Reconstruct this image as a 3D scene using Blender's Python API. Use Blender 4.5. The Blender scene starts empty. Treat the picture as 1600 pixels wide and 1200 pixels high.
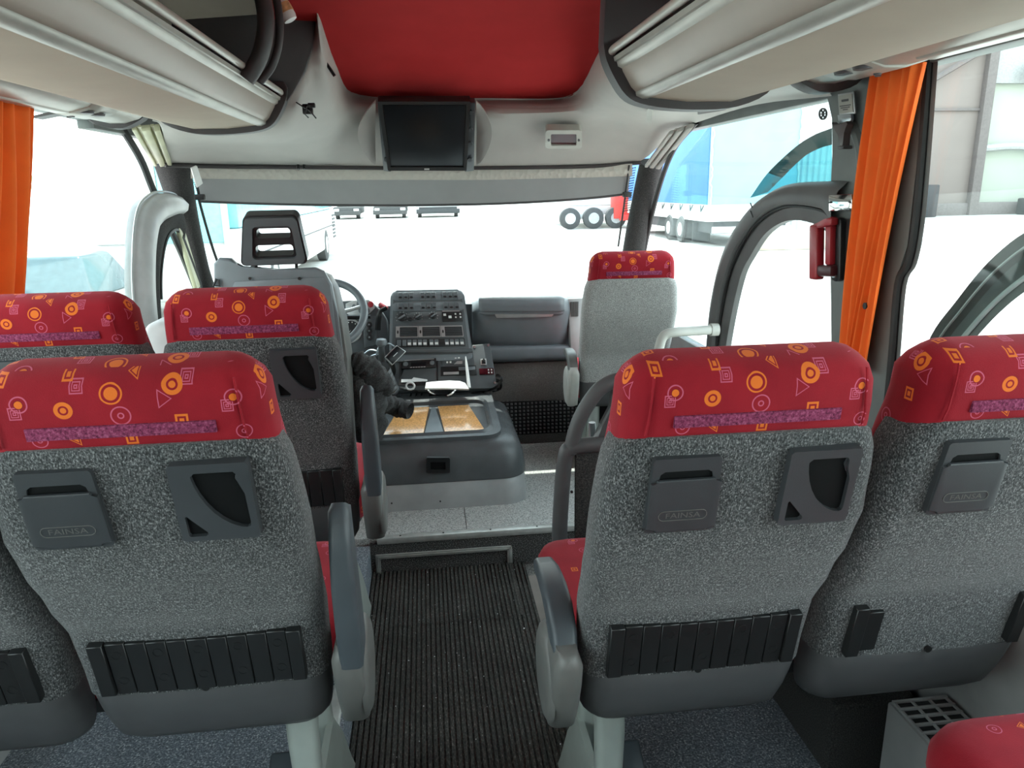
import bpy, bmesh, math, random
from mathutils import Vector, Matrix, noise

random.seed(7)
SC = bpy.context.scene
COL = SC.collection
V = Vector

# ------------------------------------------------------------------ camera
CAM = V((0, 0, 1.56))
FPX = 1150.0


def _basis():
    f = V((660 - 800, 296 - 600, FPX)).normalized()
    h = V((1, -0.018, 0))
    x = (h - f * h.dot(f)).normalized()
    u = x.cross(f)
    if u.y > 0:
        u = -u
    return Matrix((x, f, u))


RM = _basis()                       # camera axes (right, down, forward) -> bus axes
cd = bpy.data.cameras.new('camera')
cd.sensor_width = 36.0
cd.lens = FPX / 1600 * 36
cd.clip_start = 0.02
cd.clip_end = 600
cam = bpy.data.objects.new('camera', cd)
COL.objects.link(cam)
r0, r1, r2 = RM.col[0], RM.col[1], RM.col[2]
cam.matrix_world = Matrix(((r0.x, -r1.x, -r2.x, CAM.x), (r0.y, -r1.y, -r2.y, CAM.y), (r0.z, -r1.z, -r2.z, CAM.z), (0, 0, 0, 1)))
SC.camera = cam

# ------------------------------------------------------------------ world, sun, exposure
w = bpy.data.worlds.new('sky')
SC.world = w
w.use_nodes = True
nt = w.node_tree
nt.nodes.clear()
wo = nt.nodes.new('ShaderNodeOutputWorld')
bg = nt.nodes.new('ShaderNodeBackground')
tc = nt.nodes.new('ShaderNodeTexCoord')
sep = nt.nodes.new('ShaderNodeSeparateXYZ')
rp = nt.nodes.new('ShaderNodeValToRGB')
rp.color_ramp.elements[0].position = 0.0
rp.color_ramp.elements[0].color = (0.97, 1.0, 0.985, 1)
rp.color_ramp.elements[1].position = 0.75
rp.color_ramp.elements[1].color = (0.76, 0.89, 1.0, 1)
nt.links.new(tc.outputs['Generated'], sep.inputs[0])
nt.links.new(sep.outputs['Z'], rp.inputs[0])
nt.links.new(rp.outputs[0], bg.inputs[0])
bg.inputs[1].default_value = 1.9
nt.links.new(bg.outputs[0], wo.inputs[0])
SC.view_settings.view_transform = 'Standard'
SC.view_settings.look = 'None'
SC.view_settings.gamma = 1.0
SC.view_settings.use_curve_mapping = False
SC.view_settings.exposure = 1.5
SC.cycles.max_bounces = 10
SC.cycles.diffuse_bounces = 6
SC.cycles.transparent_max_bounces = 16
SC.cycles.sample_clamp_indirect = 6.0

sl = bpy.data.lights.new('sun', 'SUN')
sl.energy = 3.2
sl.angle = math.radians(0.6)
sl.color = (1.0, 0.96, 0.9)
so = bpy.data.objects.new('sun', sl)
COL.objects.link(so)
so.location = (0, 0, 20)
so.rotation_euler = V((0.10, -0.50, -1.0)).to_track_quat('-Z', 'Y').to_euler()


# ------------------------------------------------------------------ helpers
def ray(px, py):
    return RM @ V((px - 800, py - 600, FPX))


def aY(px, py, Y):
    d = ray(px, py)
    return CAM + d * (Y / d.y)


def aZ(px, py, Z):
    d = ray(px, py)
    return CAM + d * ((Z - CAM.z) / d.z)


def aX(px, py, X):
    d = ray(px, py)
    return CAM + d * (X / d.x)


def lerp(a, b, t):
    return a + (b - a) * t


def interp(tab, z):
    if z <= tab[0][0]:
        return tab[0][1]
    for (a, va), (b, vb) in zip(tab, tab[1:]):
        if z <= b:
            t = (z - a) / (b - a)
            t = t * t * (3 - 2 * t) * 0.5 + t * 0.5
            return va + (vb - va) * t
    return tab[-1][1]


class MB:
    def __init__(s):
        s.bm = bmesh.new()

    def _bev(s, edges, bev, seg):
        if bev > 0:
            bmesh.ops.bevel(s.bm, geom=edges, offset=bev, segments=seg, profile=0.5, affect='EDGES', clamp_overlap=True)

    def prism(s, bot, top, bev=0.0, seg=2, capb=True, capt=True, ends_only=False):
        vb = [s.bm.verts.new(p) for p in bot]
        vt = [s.bm.verts.new(p) for p in top]
        n = len(vb)
        ed = set()
        fs = []
        if capb:
            fs.append(s.bm.faces.new(list(reversed(vb))))
        if capt:
            fs.append(s.bm.faces.new(vt))
        for i in range(n):
            j = (i + 1) % n
            s.bm.faces.new((vb[i], vb[j], vt[j], vt[i]))
        if bev:
            if ends_only:
                for f in fs:
                    ed.update(f.edges)
            else:
                for v in vb + vt:
                    ed.update(v.link_edges)
            s._bev(list(ed), bev, seg)
        return s

    def box(s, x0, y0, z0, x1, y1, z1, bev=0.0, seg=2):
        b = [V((x0, y0, z0)), V((x1, y0, z0)), V((x1, y1, z0)), V((x0, y1, z0))]
        t = [V((p.x, p.y, z1)) for p in b]
        return s.prism(b, t, bev, seg)

    def loft(s, rings, cap0=True, cap1=True, closed=True):
        rs = [[s.bm.verts.new(p) for p in r] for r in rings]
        n = len(rs[0])
        for a, b in zip(rs, rs[1:]):
            for i in range(n if closed else n - 1):
                j = (i + 1) % n
                s.bm.faces.new((a[i], a[j], b[j], b[i]))
        if cap0 and closed:
            s.bm.faces.new(list(reversed(rs[0])))
        if cap1 and closed:
            s.bm.faces.new(rs[-1])
        return s

    def tube(s, pts, r, n=10, closed=False, caps=True, sy=1.0):
        pts = [V(p) for p in pts]
        m = len(pts)
        rr = r if isinstance(r, (list, tuple)) else [r] * m
        rings = []
        up = None
        for i in range(m):
            if closed:
                t = (pts[(i + 1) % m] - pts[i - 1]).normalized()
            else:
                t = (pts[min(i + 1, m - 1)] - pts[max(i - 1, 0)]).normalized()
            if up is None:
                up = V((0, 0, 1)) if abs(t.z) < 0.9 else V((0, 1, 0))
            a = (up - t * up.dot(t)).normalized()
            up = a
            b = t.cross(a)
            rings.append([pts[i] + (a * math.cos(k * 2 * math.pi / n) * sy + b * math.sin(k * 2 * math.pi / n)) * rr[i] for k in range(n)])
        if closed:
            rings.append(rings[0])
            s.loft(rings, False, False)
            bmesh.ops.remove_doubles(s.bm, verts=s.bm.verts, dist=1e-6)
        else:
            s.loft(rings, caps, caps)
        return s

    def grid(s, P, thick=0.0, nrm=None):
        """P: rows of points; a sheet, given depth 'thick' along the vector nrm"""
        vs = [[s.bm.verts.new(p) for p in r] for r in P]
        R, C = len(vs), len(vs[0])
        for i in range(R - 1):
            for j in range(C - 1):
                s.bm.faces.new((vs[i][j], vs[i][j + 1], vs[i + 1][j + 1], vs[i + 1][j]))
        if thick:
            nv = V(nrm) * thick
            ws = [[s.bm.verts.new(V(p) + nv) for p in r] for r in P]
            for i in range(R - 1):
                for j in range(C - 1):
                    s.bm.faces.new((ws[i][j], ws[i + 1][j], ws[i + 1][j + 1], ws[i][j + 1]))
            for i in range(R - 1):
                s.bm.faces.new((vs[i][0], vs[i + 1][0], ws[i + 1][0], ws[i][0]))
                s.bm.faces.new((vs[i][-1], ws[i][-1], ws[i + 1][-1], vs[i + 1][-1]))
            for j in range(C - 1):
                s.bm.faces.new((vs[0][j], ws[0][j], ws[0][j + 1], vs[0][j + 1]))
                s.bm.faces.new((vs[-1][j], vs[-1][j + 1], ws[-1][j + 1], ws[-1][j]))
        return s

    def plate(s, outer, holes, fn, h0, h1):
        """flat plate with holes: 2-D loops mapped by fn(x, y, h)"""
        loops = [outer] + list(holes)
        top = []
        ed = []
        for lp in loops:
            v = [s.bm.verts.new(V((p[0], p[1], 0))) for p in lp]
            top.append(v)
            for i in range(len(v)):
                ed.append(s.bm.edges.new((v[i], v[(i + 1) % len(v)])))
        g = bmesh.ops.triangle_fill(s.bm, use_beauty=True, use_dissolve=False, edges=ed, normal=(0, 0, 1))
        faces = [f for f in g['geom'] if isinstance(f, bmesh.types.BMFace)]
        flat = {}
        bot = {}
        for v in [v for lp in top for v in lp]:
            flat[v] = (v.co.x, v.co.y)
            bot[v] = s.bm.verts.new(fn(v.co.x, v.co.y, h0))
        for f in faces:
            s.bm.faces.new([bot[v] for v in reversed(f.verts)])
        for lp in top:
            for i in range(len(lp)):
                a, b = lp[i], lp[(i + 1) % len(lp)]
                s.bm.faces.new((a, b, bot[b], bot[a]))
        for v, (x, y) in flat.items():
            v.co = fn(x, y, h1)
        return s

    def xf(s, M):
        bmesh.ops.transform(s.bm, matrix=M, verts=s.bm.verts)
        return s


def obj(name, mb, m, parent=None, label=None, cat=None, group=None, kind=None, ang=38, flat=False):
    bm = mb.bm
    bmesh.ops.recalc_face_normals(bm, faces=bm.faces)
    me = bpy.data.meshes.new(name)
    bm.to_mesh(me)
    bm.free()
    me.materials.append(m)
    if not flat:
        me.polygons.foreach_set('use_smooth', [True] * len(me.polygons))
        me.set_sharp_from_angle(angle=math.radians(ang))
    o = bpy.data.objects.new(name, me)
    COL.objects.link(o)
    if parent:
        o.parent = parent
    return tag(o, label, cat, group, kind)


def tag(o, label=None, cat=None, group=None, kind=None):
    if label:
        o['label'] = label
    if cat:
        o['category'] = cat
    if group:
        o['group'] = group
    if kind:
        o['kind'] = kind
    return o


def empty(name, loc, label=None, cat=None, group=None, rz=0.0, kind=None):
    o = bpy.data.objects.new(name, None)
    COL.objects.link(o)
    o.location = loc
    o.rotation_euler = (0, 0, rz)
    o.empty_display_size = 0.05
    return tag(o, label, cat, group, kind)


class Quad:
    """a flat or twisted four-cornered face, addressed in the units of rect = (x0, y0, x1, y1); h is the height off the face"""

    def __init__(s, tl, tr, br, bl, rect, toward=None):
        s.c = [V(tl), V(tr), V(br), V(bl)]
        s.r = rect
        n = (s.c[1] - s.c[3]).cross(s.c[0] - s.c[2]).normalized()
        t = V(toward) if toward is not None else CAM - (s.c[0] + s.c[2]) / 2
        s.n = n if n.dot(t) > 0 else -n

    def p(s, x, y, h=0.0):
        u = (x - s.r[0]) / (s.r[2] - s.r[0])
        v = (y - s.r[1]) / (s.r[3] - s.r[1])
        return lerp(lerp(s.c[0], s.c[1], u), lerp(s.c[3], s.c[2], u), v) + s.n * h

    def slab(s, mb, x0, y0, x1, y1, h0, h1, bev=0.0, seg=2):
        a = [(x0, y0), (x1, y0), (x1, y1), (x0, y1)]
        return mb.prism([s.p(x, y, h0) for x, y in a], [s.p(x, y, h1) for x, y in a], bev, seg)

    def poly(s, mb, pts, h0, h1, bev=0.0, seg=2):
        return mb.prism([s.p(x, y, h0) for x, y in pts], [s.p(x, y, h1) for x, y in pts], bev, seg, ends_only=len(pts) > 6)

    def disk(s, mb, x, y, rx, ry, h0, h1, n=14, bev=0.0):
        pts = [(x + rx * math.cos(2 * math.pi * k / n), y + ry * math.sin(2 * math.pi * k / n)) for k in range(n)]
        return s.poly(mb, pts, h0, h1, bev)

    def ring(s, mb, x, y, rx, ry, wd, h0, h1, n=18):
        o = [(x + rx * math.cos(2 * math.pi * k / n), y + ry * math.sin(2 * math.pi * k / n)) for k in range(n)]
        i = [(x + (rx - wd) * math.cos(2 * math.pi * k / n), y + (ry - wd) * math.sin(2 * math.pi * k / n)) for k in range(n)]
        return mb.plate(o, [i], s.p, h0, h1)


def sub(p, q, t):
    return p + (q - p) * t


def catmull(pts, n):
    """smooth curve through pts, n points per span"""
    P = [V(p) for p in pts]
    P = [P[0] * 2 - P[1]] + P + [P[-1] * 2 - P[-2]]
    out = []
    for i in range(1, len(P) - 2):
        a, b, c, d = P[i - 1], P[i], P[i + 1], P[i + 2]
        for k in range(n):
            t = k / n
            out.append(0.5 * ((2 * b) + (c - a) * t + (2 * a - 5 * b + 4 * c - d) * t * t + (3 * b - a - 3 * c + d) * t ** 3))
    out.append(P[-2])
    return out


def refine(G, nr, nc):
    rows = [catmull(r, nc) for r in G]
    cols = [catmull([r[j] for r in rows], nr) for j in range(len(rows[0]))]
    return [[cols[j][i] for j in range(len(cols))] for i in range(len(cols[0]))]


def rrect(cx, cy, w, d, r, n=5):
    """rounded rectangle outline in the plane, counter-clockwise"""
    r = min(r, w / 2 - 1e-4, d / 2 - 1e-4)
    out = []
    for sx, sy, a0 in ((1, 1, 0), (-1, 1, 90), (-1, -1, 180), (1, -1, 270)):
        for k in range(n + 1):
            a = math.radians(a0 + 90 * k / n)
            out.append((cx + sx * (w / 2 - r) + r * math.cos(a), cy + sy * (d / 2 - r) + r * math.sin(a)))
    return out


def text_mesh(body, size, fn, m, name, parent, ext=0.0, cx=0.0, cy=0.0, xs=1.0, label=None):
    """flat lettering centred on (cx, cy) and mapped onto a surface by fn(x, y)"""
    c = bpy.data.curves.new('lettering', 'FONT')
    c.body = body
    c.size = size
    c.align_x = 'CENTER'
    c.align_y = 'CENTER'
    c.resolution_u = 2
    o = bpy.data.objects.new('lettering', c)
    COL.objects.link(o)
    me = bpy.data.meshes.new_from_object(o.evaluated_get(bpy.context.evaluated_depsgraph_get()))
    bpy.data.objects.remove(o)
    for v in me.vertices:
        v.co = fn(v.co.x * xs + cx, v.co.y + cy)
    me.materials.clear()
    me.materials.append(m)
    t = bpy.data.objects.new(name, me)
    COL.objects.link(t)
    t.parent = parent
    return tag(t, label)


# ------------------------------------------------------------------ materials
def base_mat(name):
    m = bpy.data.materials.new(name)
    m.use_nodes = True
    t = m.node_tree
    return m, t, t.nodes['Principled BSDF']


def N(t, typ, **kw):
    n = t.nodes.new(typ)
    for k, v in kw.items():
        setattr(n, k, v)
    return n


def plastic(name, col, rough=0.5, metal=0.0, var=0.12, scale=9.0, bump=0.05, bscale=900.0, spec=0.5, coat=0.0):
    m, t, b = base_mat(name)
    co = N(t, 'ShaderNodeTexCoord')
    nz = N(t, 'ShaderNodeTexNoise')
    nz.inputs['Scale'].default_value = scale
    nz.inputs['Detail'].default_value = 4
    t.links.new(co.outputs['Object'], nz.inputs['Vector'])
    rmp = N(t, 'ShaderNodeValToRGB')
    e = rmp.color_ramp.elements
    e[0].position, e[1].position = 0.3, 0.7
    e[0].color = (*[c * (1 - var) for c in col], 1)
    e[1].color = (*[min(1, c * (1 + var)) for c in col], 1)
    t.links.new(nz.outputs['Fac'], rmp.inputs[0])
    t.links.new(rmp.outputs[0], b.inputs['Base Color'])
    b.inputs['Roughness'].default_value = rough
    b.inputs['Metallic'].default_value = metal
    b.inputs['Specular IOR Level'].default_value = spec
    b.inputs['Coat Weight'].default_value = coat
    if bump:
        n2 = N(t, 'ShaderNodeTexNoise')
        n2.inputs['Scale'].default_value = bscale
        n2.inputs['Detail'].default_value = 2
        t.links.new(co.outputs['Object'], n2.inputs['Vector'])
        bp = N(t, 'ShaderNodeBump')
        bp.inputs['Strength'].default_value = bump
        bp.inputs['Distance'].default_value = 0.004
        t.links.new(n2.outputs['Fac'], bp.inputs['Height'])
        t.links.new(bp.outputs['Normal'], b.inputs['Normal'])
    return m


def speckle(name, cols, scale=260.0, rough=0.9, bump=0.5, stretch=(1, 1, 1), dist=0.003, sheen=0.0, spec=0.3, big=0.0):
    """flecked cloth or vinyl: a noise pushed through stepped colours"""
    m, t, b = base_mat(name)
    co = N(t, 'ShaderNodeTexCoord')
    mp = N(t, 'ShaderNodeMapping')
    mp.inputs['Scale'].default_value = stretch
    t.links.new(co.outputs['Object'], mp.inputs['Vector'])
    nz = N(t, 'ShaderNodeTexNoise')
    nz.inputs['Scale'].default_value = scale
    nz.inputs['Detail'].default_value = 3
    nz.inputs['Roughness'].default_value = 0.7
    t.links.new(mp.outputs[0], nz.inputs['Vector'])
    rmp = N(t, 'ShaderNodeValToRGB')
    els = rmp.color_ramp.elements
    while len(els) > 1:
        els.remove(els[-1])
    for i, (p, c) in enumerate(cols):
        e = els[0] if i == 0 else els.new(p)
        e.position = p
        e.color = (*c, 1)
    t.links.new(nz.outputs['Fac'], rmp.inputs[0])
    src = rmp.outputs[0]
    if big:
        nb = N(t, 'ShaderNodeTexNoise')
        nb.inputs['Scale'].default_value = 5
        nb.inputs['Detail'].default_value = 5
        t.links.new(co.outputs['Object'], nb.inputs['Vector'])
        mr = N(t, 'ShaderNodeMapRange')
        mr.inputs['From Min'].default_value = 0.3
        mr.inputs['From Max'].default_value = 0.7
        mr.inputs['To Min'].default_value = 1 - big
        mr.inputs['To Max'].default_value = 1 + big
        t.links.new(nb.outputs['Fac'], mr.inputs['Value'])
        vm = N(t, 'ShaderNodeVectorMath', operation='SCALE')
        t.links.new(src, vm.inputs[0])
        t.links.new(mr.outputs[0], vm.inputs['Scale'])
        src = vm.outputs[0]
    t.links.new(src, b.inputs['Base Color'])
    b.inputs['Roughness'].default_value = rough
    b.inputs['Specular IOR Level'].default_value = spec
    b.inputs['Sheen Weight'].default_value = sheen
    bp = N(t, 'ShaderNodeBump')
    bp.inputs['Strength'].default_value = bump
    bp.inputs['Distance'].default_value = dist
    t.links.new(nz.outputs['Fac'], bp.inputs['Height'])
    t.links.new(bp.outputs['Normal'], b.inputs['Normal'])
    return m


def fabric_print():
    """red moquette with woven circles, squares and triangles in orange and pink"""
    m, t, b = base_mat('printed_red_moquette')
    L = t.links.new
    co = N(t, 'ShaderNodeTexCoord')
    sp = N(t, 'ShaderNodeSeparateXYZ')
    L(co.outputs['Object'], sp.inputs[0])
    sn = N(t, 'ShaderNodeSeparateXYZ')
    L(co.outputs['Normal'], sn.inputs[0])

    def mth(op, a, bb=None, c=None):
        n = N(t, 'ShaderNodeMath', operation=op)
        for i, q in enumerate((a, bb, c)):
            if q is None:
                continue
            if isinstance(q, (int, float)):
                n.inputs[i].default_value = q
            else:
                L(q, n.inputs[i])
        return n.outputs[0]

    side = mth('GREATER_THAN', mth('ABSOLUTE', sn.outputs[0]), 0.72)
    flat = mth('GREATER_THAN', mth('ABSOLUTE', sn.outputs[2]), 0.88)
    u = mth('ADD', mth('MULTIPLY', sp.outputs[0], mth('SUBTRACT', 1, side)), mth('MULTIPLY', mth('ADD', sp.outputs[1], 0.03), side))
    zz = mth('SUBTRACT', sp.outputs[2], 1.1205)
    v = mth('ADD', mth('MULTIPLY', zz, mth('SUBTRACT', 1, flat)), mth('MULTIPLY', mth('ADD', sp.outputs[1], 0.02), flat))
    wu = mth('WRAP', u, 0.2, -0.2)
    wv = mth('WRAP', v, 0.115, -0.055)
    cmb = N(t, 'ShaderNodeCombineXYZ')
    L(wu, cmb.inputs[0])
    L(wv, cmb.inputs[1])
    P = cmb.outputs[0]

    def loc(u0, v0, r):
        a = N(t, 'ShaderNodeVectorMath', operation='SUBTRACT')
        L(P, a.inputs[0])
        a.inputs[1].default_value = (u0, v0, 0)
        s_ = N(t, 'ShaderNodeVectorMath', operation='SCALE')
        L(a.outputs[0], s_.inputs[0])
        s_.inputs['Scale'].default_value = 1.08 / r
        return s_.outputs[0]

    def dcirc(u0, v0, r):
        n = N(t, 'ShaderNodeVectorMath', operation='LENGTH')
        L(loc(u0, v0, r), n.inputs[0])
        return n.outputs['Value']

    def dsq(u0, v0, r):
        a = N(t, 'ShaderNodeVectorMath', operation='ABSOLUTE')
        L(loc(u0, v0, r), a.inputs[0])
        q = N(t, 'ShaderNodeSeparateXYZ')
        L(a.outputs[0], q.inputs[0])
        return mth('MAXIMUM', mth('MULTIPLY', q.outputs[0], 1.12), q.outputs[1])

    def dtri(u0, v0, r, s_):
        q = N(t, 'ShaderNodeSeparateXYZ')
        L(loc(u0, v0, r), q.inputs[0])
        ay = mth('ABSOLUTE', q.outputs[1])
        return mth('MAXIMUM', mth('ADD', mth('MULTIPLY', q.outputs[0], 0.95 * s_), mth('MULTIPLY', ay, 1.35)), mth('MULTIPLY', q.outputs[0], -1.5 * s_))

    def fam(ds):
        d = ds[0]
        for e in ds[1:]:
            d = mth('MINIMUM', d, e)
        return d

    S = 0.00087
    def uv(px, py):
        return ((px - 190) * S, (672 - (px - 187) * 0.083 - py) * S * 0.80)

    OR, PK, DK = (0.72, 0.16, 0.02), (0.52, 0.10, 0.17), (0.20, 0.006, 0.014)
    RED = (0.27, 0.007, 0.016)
    nz = N(t, 'ShaderNodeTexNoise')
    nz.inputs['Scale'].default_value = 12
    nz.inputs['Detail'].default_value = 5
    L(co.outputs['Object'], nz.inputs['Vector'])
    rr = N(t, 'ShaderNodeValToRGB')
    rr.color_ramp.elements[0].position = 0.3
    rr.color_ramp.elements[0].color = (RED[0] * 0.85, RED[1] * 0.8, RED[2] * 0.85, 1)
    rr.color_ramp.elements[1].position = 0.72
    rr.color_ramp.elements[1].color = (RED[0] * 1.15, RED[1] * 1.3, RED[2] * 1.15, 1)
    L(nz.outputs['Fac'], rr.inputs[0])
    cur = rr.outputs[0]

    def layer(d, bands):
        """bands: (start, colour or None) in the distance d, which is scaled to 0..1 up to 1.0"""
        nonlocal cur
        for a, z, c in bands:
            k = mth('MULTIPLY', mth('GREATER_THAN', d, a), mth('LESS_THAN', d, z))
            mx = N(t, 'ShaderNodeMix', data_type='RGBA')
            L(k, mx.inputs['Factor'])
            L(cur, mx.inputs[6])
            mx.inputs[7].default_value = (*c, 1)
            cur = mx.outputs[2]

    layer(fam([dsq(*uv(132, 585), .0105), dsq(*uv(294, 563), .0105), dsq(*uv(352, 617), .0095), dsq(*uv(40, 640), .0095), dsq(*uv(150, 745), .0105)]),
          [(.82, 1.0, PK), (.48, .62, PK), (.12, .28, PK)])
    layer(fam([dsq(*uv(118, 566), .0085), dsq(*uv(281, 650), .0105), dsq(*uv(200, 690), .0095), dsq(*uv(20, 580), .009)]),
          [(.66, 1.0, OR), (.0, .36, OR)])
    layer(fam([dcirc(*uv(192, 641), .0145), dcirc(*uv(371, 673), .0115), dcirc(*uv(65, 697), .0115), dcirc(*uv(330, 712), .013)]),
          [(.86, 1.0, PK), (.2, .34, PK)])
    layer(fam([dcirc(*uv(362, 600), .0125), dcirc(*uv(48, 622), .0125)]),
          [(.84, 1.0, PK), (.0, .55, DK), (.0, .45, OR)])
    layer(fam([dcirc(*uv(182, 597), .0160)]), [(.84, 1.0, OR), (.0, .60, OR)])
    layer(fam([dcirc(*uv(273, 577), .0150), dcirc(*uv(110, 632), .0130)]), [(.55, 1.0, OR), (.0, .34, OR)])
    layer(fam([dtri(*uv(258, 605), .012, 1)]), [(.82, 1.0, PK)])
    layer(fam([dtri(*uv(118, 693), .009, -1), dtri(*uv(215, 556), .0095, -1)]), [(.78, 1.0, OR), (.0, .5, OR)])
    L(cur, b.inputs['Base Color'])
    b.inputs['Roughness'].default_value = 0.85
    b.inputs['Sheen Weight'].default_value = 0.25
    b.inputs['Sheen Tint'].default_value = (1.0, 0.35, 0.4, 1)
    b.inputs['Specular IOR Level'].default_value = 0.2
    n2 = N(t, 'ShaderNodeTexNoise')
    n2.inputs['Scale'].default_value = 700
    L(co.outputs['Object'], n2.inputs['Vector'])
    bp = N(t, 'ShaderNodeBump')
    bp.inputs['Strength'].default_value = 0.25
    bp.inputs['Distance'].default_value = 0.002
    L(n2.outputs['Fac'], bp.inputs['Height'])
    L(bp.outputs['Normal'], b.inputs['Normal'])
    return m


def glass(name, tint=(0.9, 0.97, 0.95), refl=0.06):
    m, t, b = base_mat(name)
    t.nodes.remove(b)
    tr = N(t, 'ShaderNodeBsdfTransparent')
    tr.inputs[0].default_value = (*tint, 1)
    gl = N(t, 'ShaderNodeBsdfGlossy')
    gl.inputs['Roughness'].default_value = 0.02
    mx = N(t, 'ShaderNodeMixShader')
    lw = N(t, 'ShaderNodeLayerWeight')
    lw.inputs['Blend'].default_value = 0.5
    pw = N(t, 'ShaderNodeMath', operation='POWER')
    pw.inputs[1].default_value = 5.0
    ma = N(t, 'ShaderNodeMath', operation='MULTIPLY_ADD')
    ma.inputs[1].default_value = 0.45
    ma.inputs[2].default_value = refl * 0.5
    t.links.new(lw.outputs['Facing'], pw.inputs[0])
    t.links.new(pw.outputs[0], ma.inputs[0])
    t.links.new(ma.outputs[0], mx.inputs[0])
    t.links.new(tr.outputs[0], mx.inputs[1])
    t.links.new(gl.outputs[0], mx.inputs[2])
    t.links.new(mx.outputs[0], t.nodes['Material Output'].inputs[0])
    return m


M = {}
M['red'] = fabric_print()
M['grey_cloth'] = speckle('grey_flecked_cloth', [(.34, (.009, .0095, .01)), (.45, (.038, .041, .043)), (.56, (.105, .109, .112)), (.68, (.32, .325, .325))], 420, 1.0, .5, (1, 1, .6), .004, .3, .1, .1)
M['grey_cloth_pale'] = speckle('lit_pale_flecked_cloth', [(.30, (.13, .13, .128)), (.44, (.24, .24, .235)), (.57, (.36, .36, .35)), (.72, (.52, .52, .50))], 380, 1.0, .4, (1, 1, .6), .003, .3, .1, .08)  # paler guide seat cloth, with the light from the door also in its colour
M['shell'] = plastic('dark_grey_moulding', (.070, .070, .073), .48, bump=.12)
M['slat'] = plastic('black_rubber_slat', (.011, .0115, .012), .42, bump=.05)
M['holder'] = plastic('charcoal_holder_plastic', (.042, .046, .051), .38, bump=.1)
M['holder_dark'] = plastic('shaded_recess_plastic', (.005, .0055, .006), .7, spec=.15)  # near black: shade inside the holder recesses is put into the colour
M['arm_dark'] = plastic('blue_grey_armrest', (.055, .066, .076), .42, bump=.1)
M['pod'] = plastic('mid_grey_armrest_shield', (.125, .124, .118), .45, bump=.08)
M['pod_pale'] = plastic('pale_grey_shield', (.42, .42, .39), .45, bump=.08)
M['velcro'] = speckle('pink_touch_strip', [(.3, (.07, .008, .03)), (.5, (.22, .035, .09)), (.7, (.38, .10, .19))], 240, 1.0, .8, (1, 1, 1), .003)
M['leg'] = plastic('grey_green_enamel', (.36, .39, .36), .35, metal=.2)
M['alu'] = plastic('brushed_aluminium', (.58, .58, .55), .36, metal=.35, scale=30)
M['chrome'] = plastic('dull_chrome', (.5, .55, .58), .28, metal=.9)
M['mat'] = speckle('ribbed_black_matting', [(.3, (.018, .017, .016)), (.55, (.062, .058, .052)), (.66, (.14, .13, .118)), (.78, (.40, .38, .34))], 240, .95, .5, (1, .35, 1), .003, big=.25)
M['vinyl'] = speckle('flecked_blue_grey_vinyl', [(.35, (.07, .078, .092)), (.50, (.17, .19, .22)), (.60, (.30, .325, .36)), (.68, (.8, .8, .8))], 190, .55, .15, (1, 1, 1), .002)
M['vinyl_pale'] = speckle('flecked_pale_grey_vinyl', [(.35, (.16, .16, .155)), (.5, (.50, .50, .48)), (.65, (.70, .70, .67)), (.75, (.82, .82, .78))], 210, .2, .08, (1, 1, 1), .002)
M['riser'] = speckle('dark_flecked_riser_carpet', [(.36, (.018, .018, .018)), (.52, (.075, .073, .07)), (.60, (.24, .235, .23)), (.70, (.6, .6, .57))], 240, .95, .4)
M['carpet_dark'] = speckle('charcoal_carpet', [(.35, (.016, .016, .017)), (.6, (.055, .053, .051)), (.8, (.14, .135, .13))], 300, 1.0, .5)
M['head'] = plastic('warm_grey_headliner', (.42, .405, .375), .55, var=.04, bump=.08)
M['beige'] = plastic('beige_rack_lining', (.37, .315, .245), .75, var=.03, bump=.12)
M['rail'] = plastic('silver_grey_rail', (.36, .35, .31), .36, metal=.2, bump=0)
M['satin'] = plastic('satin_white_tube', (.46, .45, .40), .32, metal=.1, bump=0)
M['diffuser'] = plastic('glossy_lamp_cover', (.36, .31, .26), .36, var=.03, bump=0, spec=.35)
M['ring'] = plastic('dark_brown_end_moulding', (.040, .036, .037), .5)
M['red_ceiling'] = plastic('red_ceiling_cloth', (.40, .026, .027), .95, var=.05, bump=.1, spec=.08)
M['dash'] = plastic('blue_grey_dash_vinyl', (.155, .175, .19), .34, bump=.15)
M['dash_dark'] = plastic('dark_dash_plastic', (.078, .086, .092), .40)
M['black'] = plastic('black_plastic', (.012, .012, .013), .4)
M['switch'] = plastic('switch_plastic', (.13, .145, .155), .35)
M['silver'] = plastic('silver_trim', (.45, .46, .46), .35, metal=.5)
M['white'] = plastic('white_plastic', (.75, .75, .73), .4)
M['paper'] = plastic('white_paper', (.8, .8, .8), .8)
M['screen'] = plastic('dark_screen', (.006, .007, .009), .3, bump=0, spec=.3)
M['led'] = plastic('dark_red_display', (.05, .006, .01), .2, bump=0)
M['frit'] = plastic('grey_frit_band', (.16, .165, .165), .6, bump=0)
M['wood'] = plastic('burl_wood', (.80, .37, .12), .25, var=.34, scale=110, bump=.02, coat=.4)
M['cover'] = plastic('engine_cover_vinyl', (.088, .094, .099), .26, bump=.3, bscale=420)
M['cover_pale'] = plastic('grey_skirt_plastic', (.36, .36, .355), .45)
M['orange'] = plastic('orange_curtain', (.88, .15, .012), .8, var=.06, bump=.15)
M['pillar'] = plastic('grey_green_pillar', (.135, .15, .145), .55, bump=.15)
M['arch_pale'] = plastic('pale_grey_arch_moulding', (.42, .42, .42), .4)
M['arch'] = plastic('dark_grey_arch_moulding', (.10, .10, .10), .5)
M['seal'] = plastic('black_rubber_seal', (.012, .012, .012), .6)
M['yellow_metal'] = plastic('greenish_enamel', (.45, .45, .30), .4)
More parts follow.
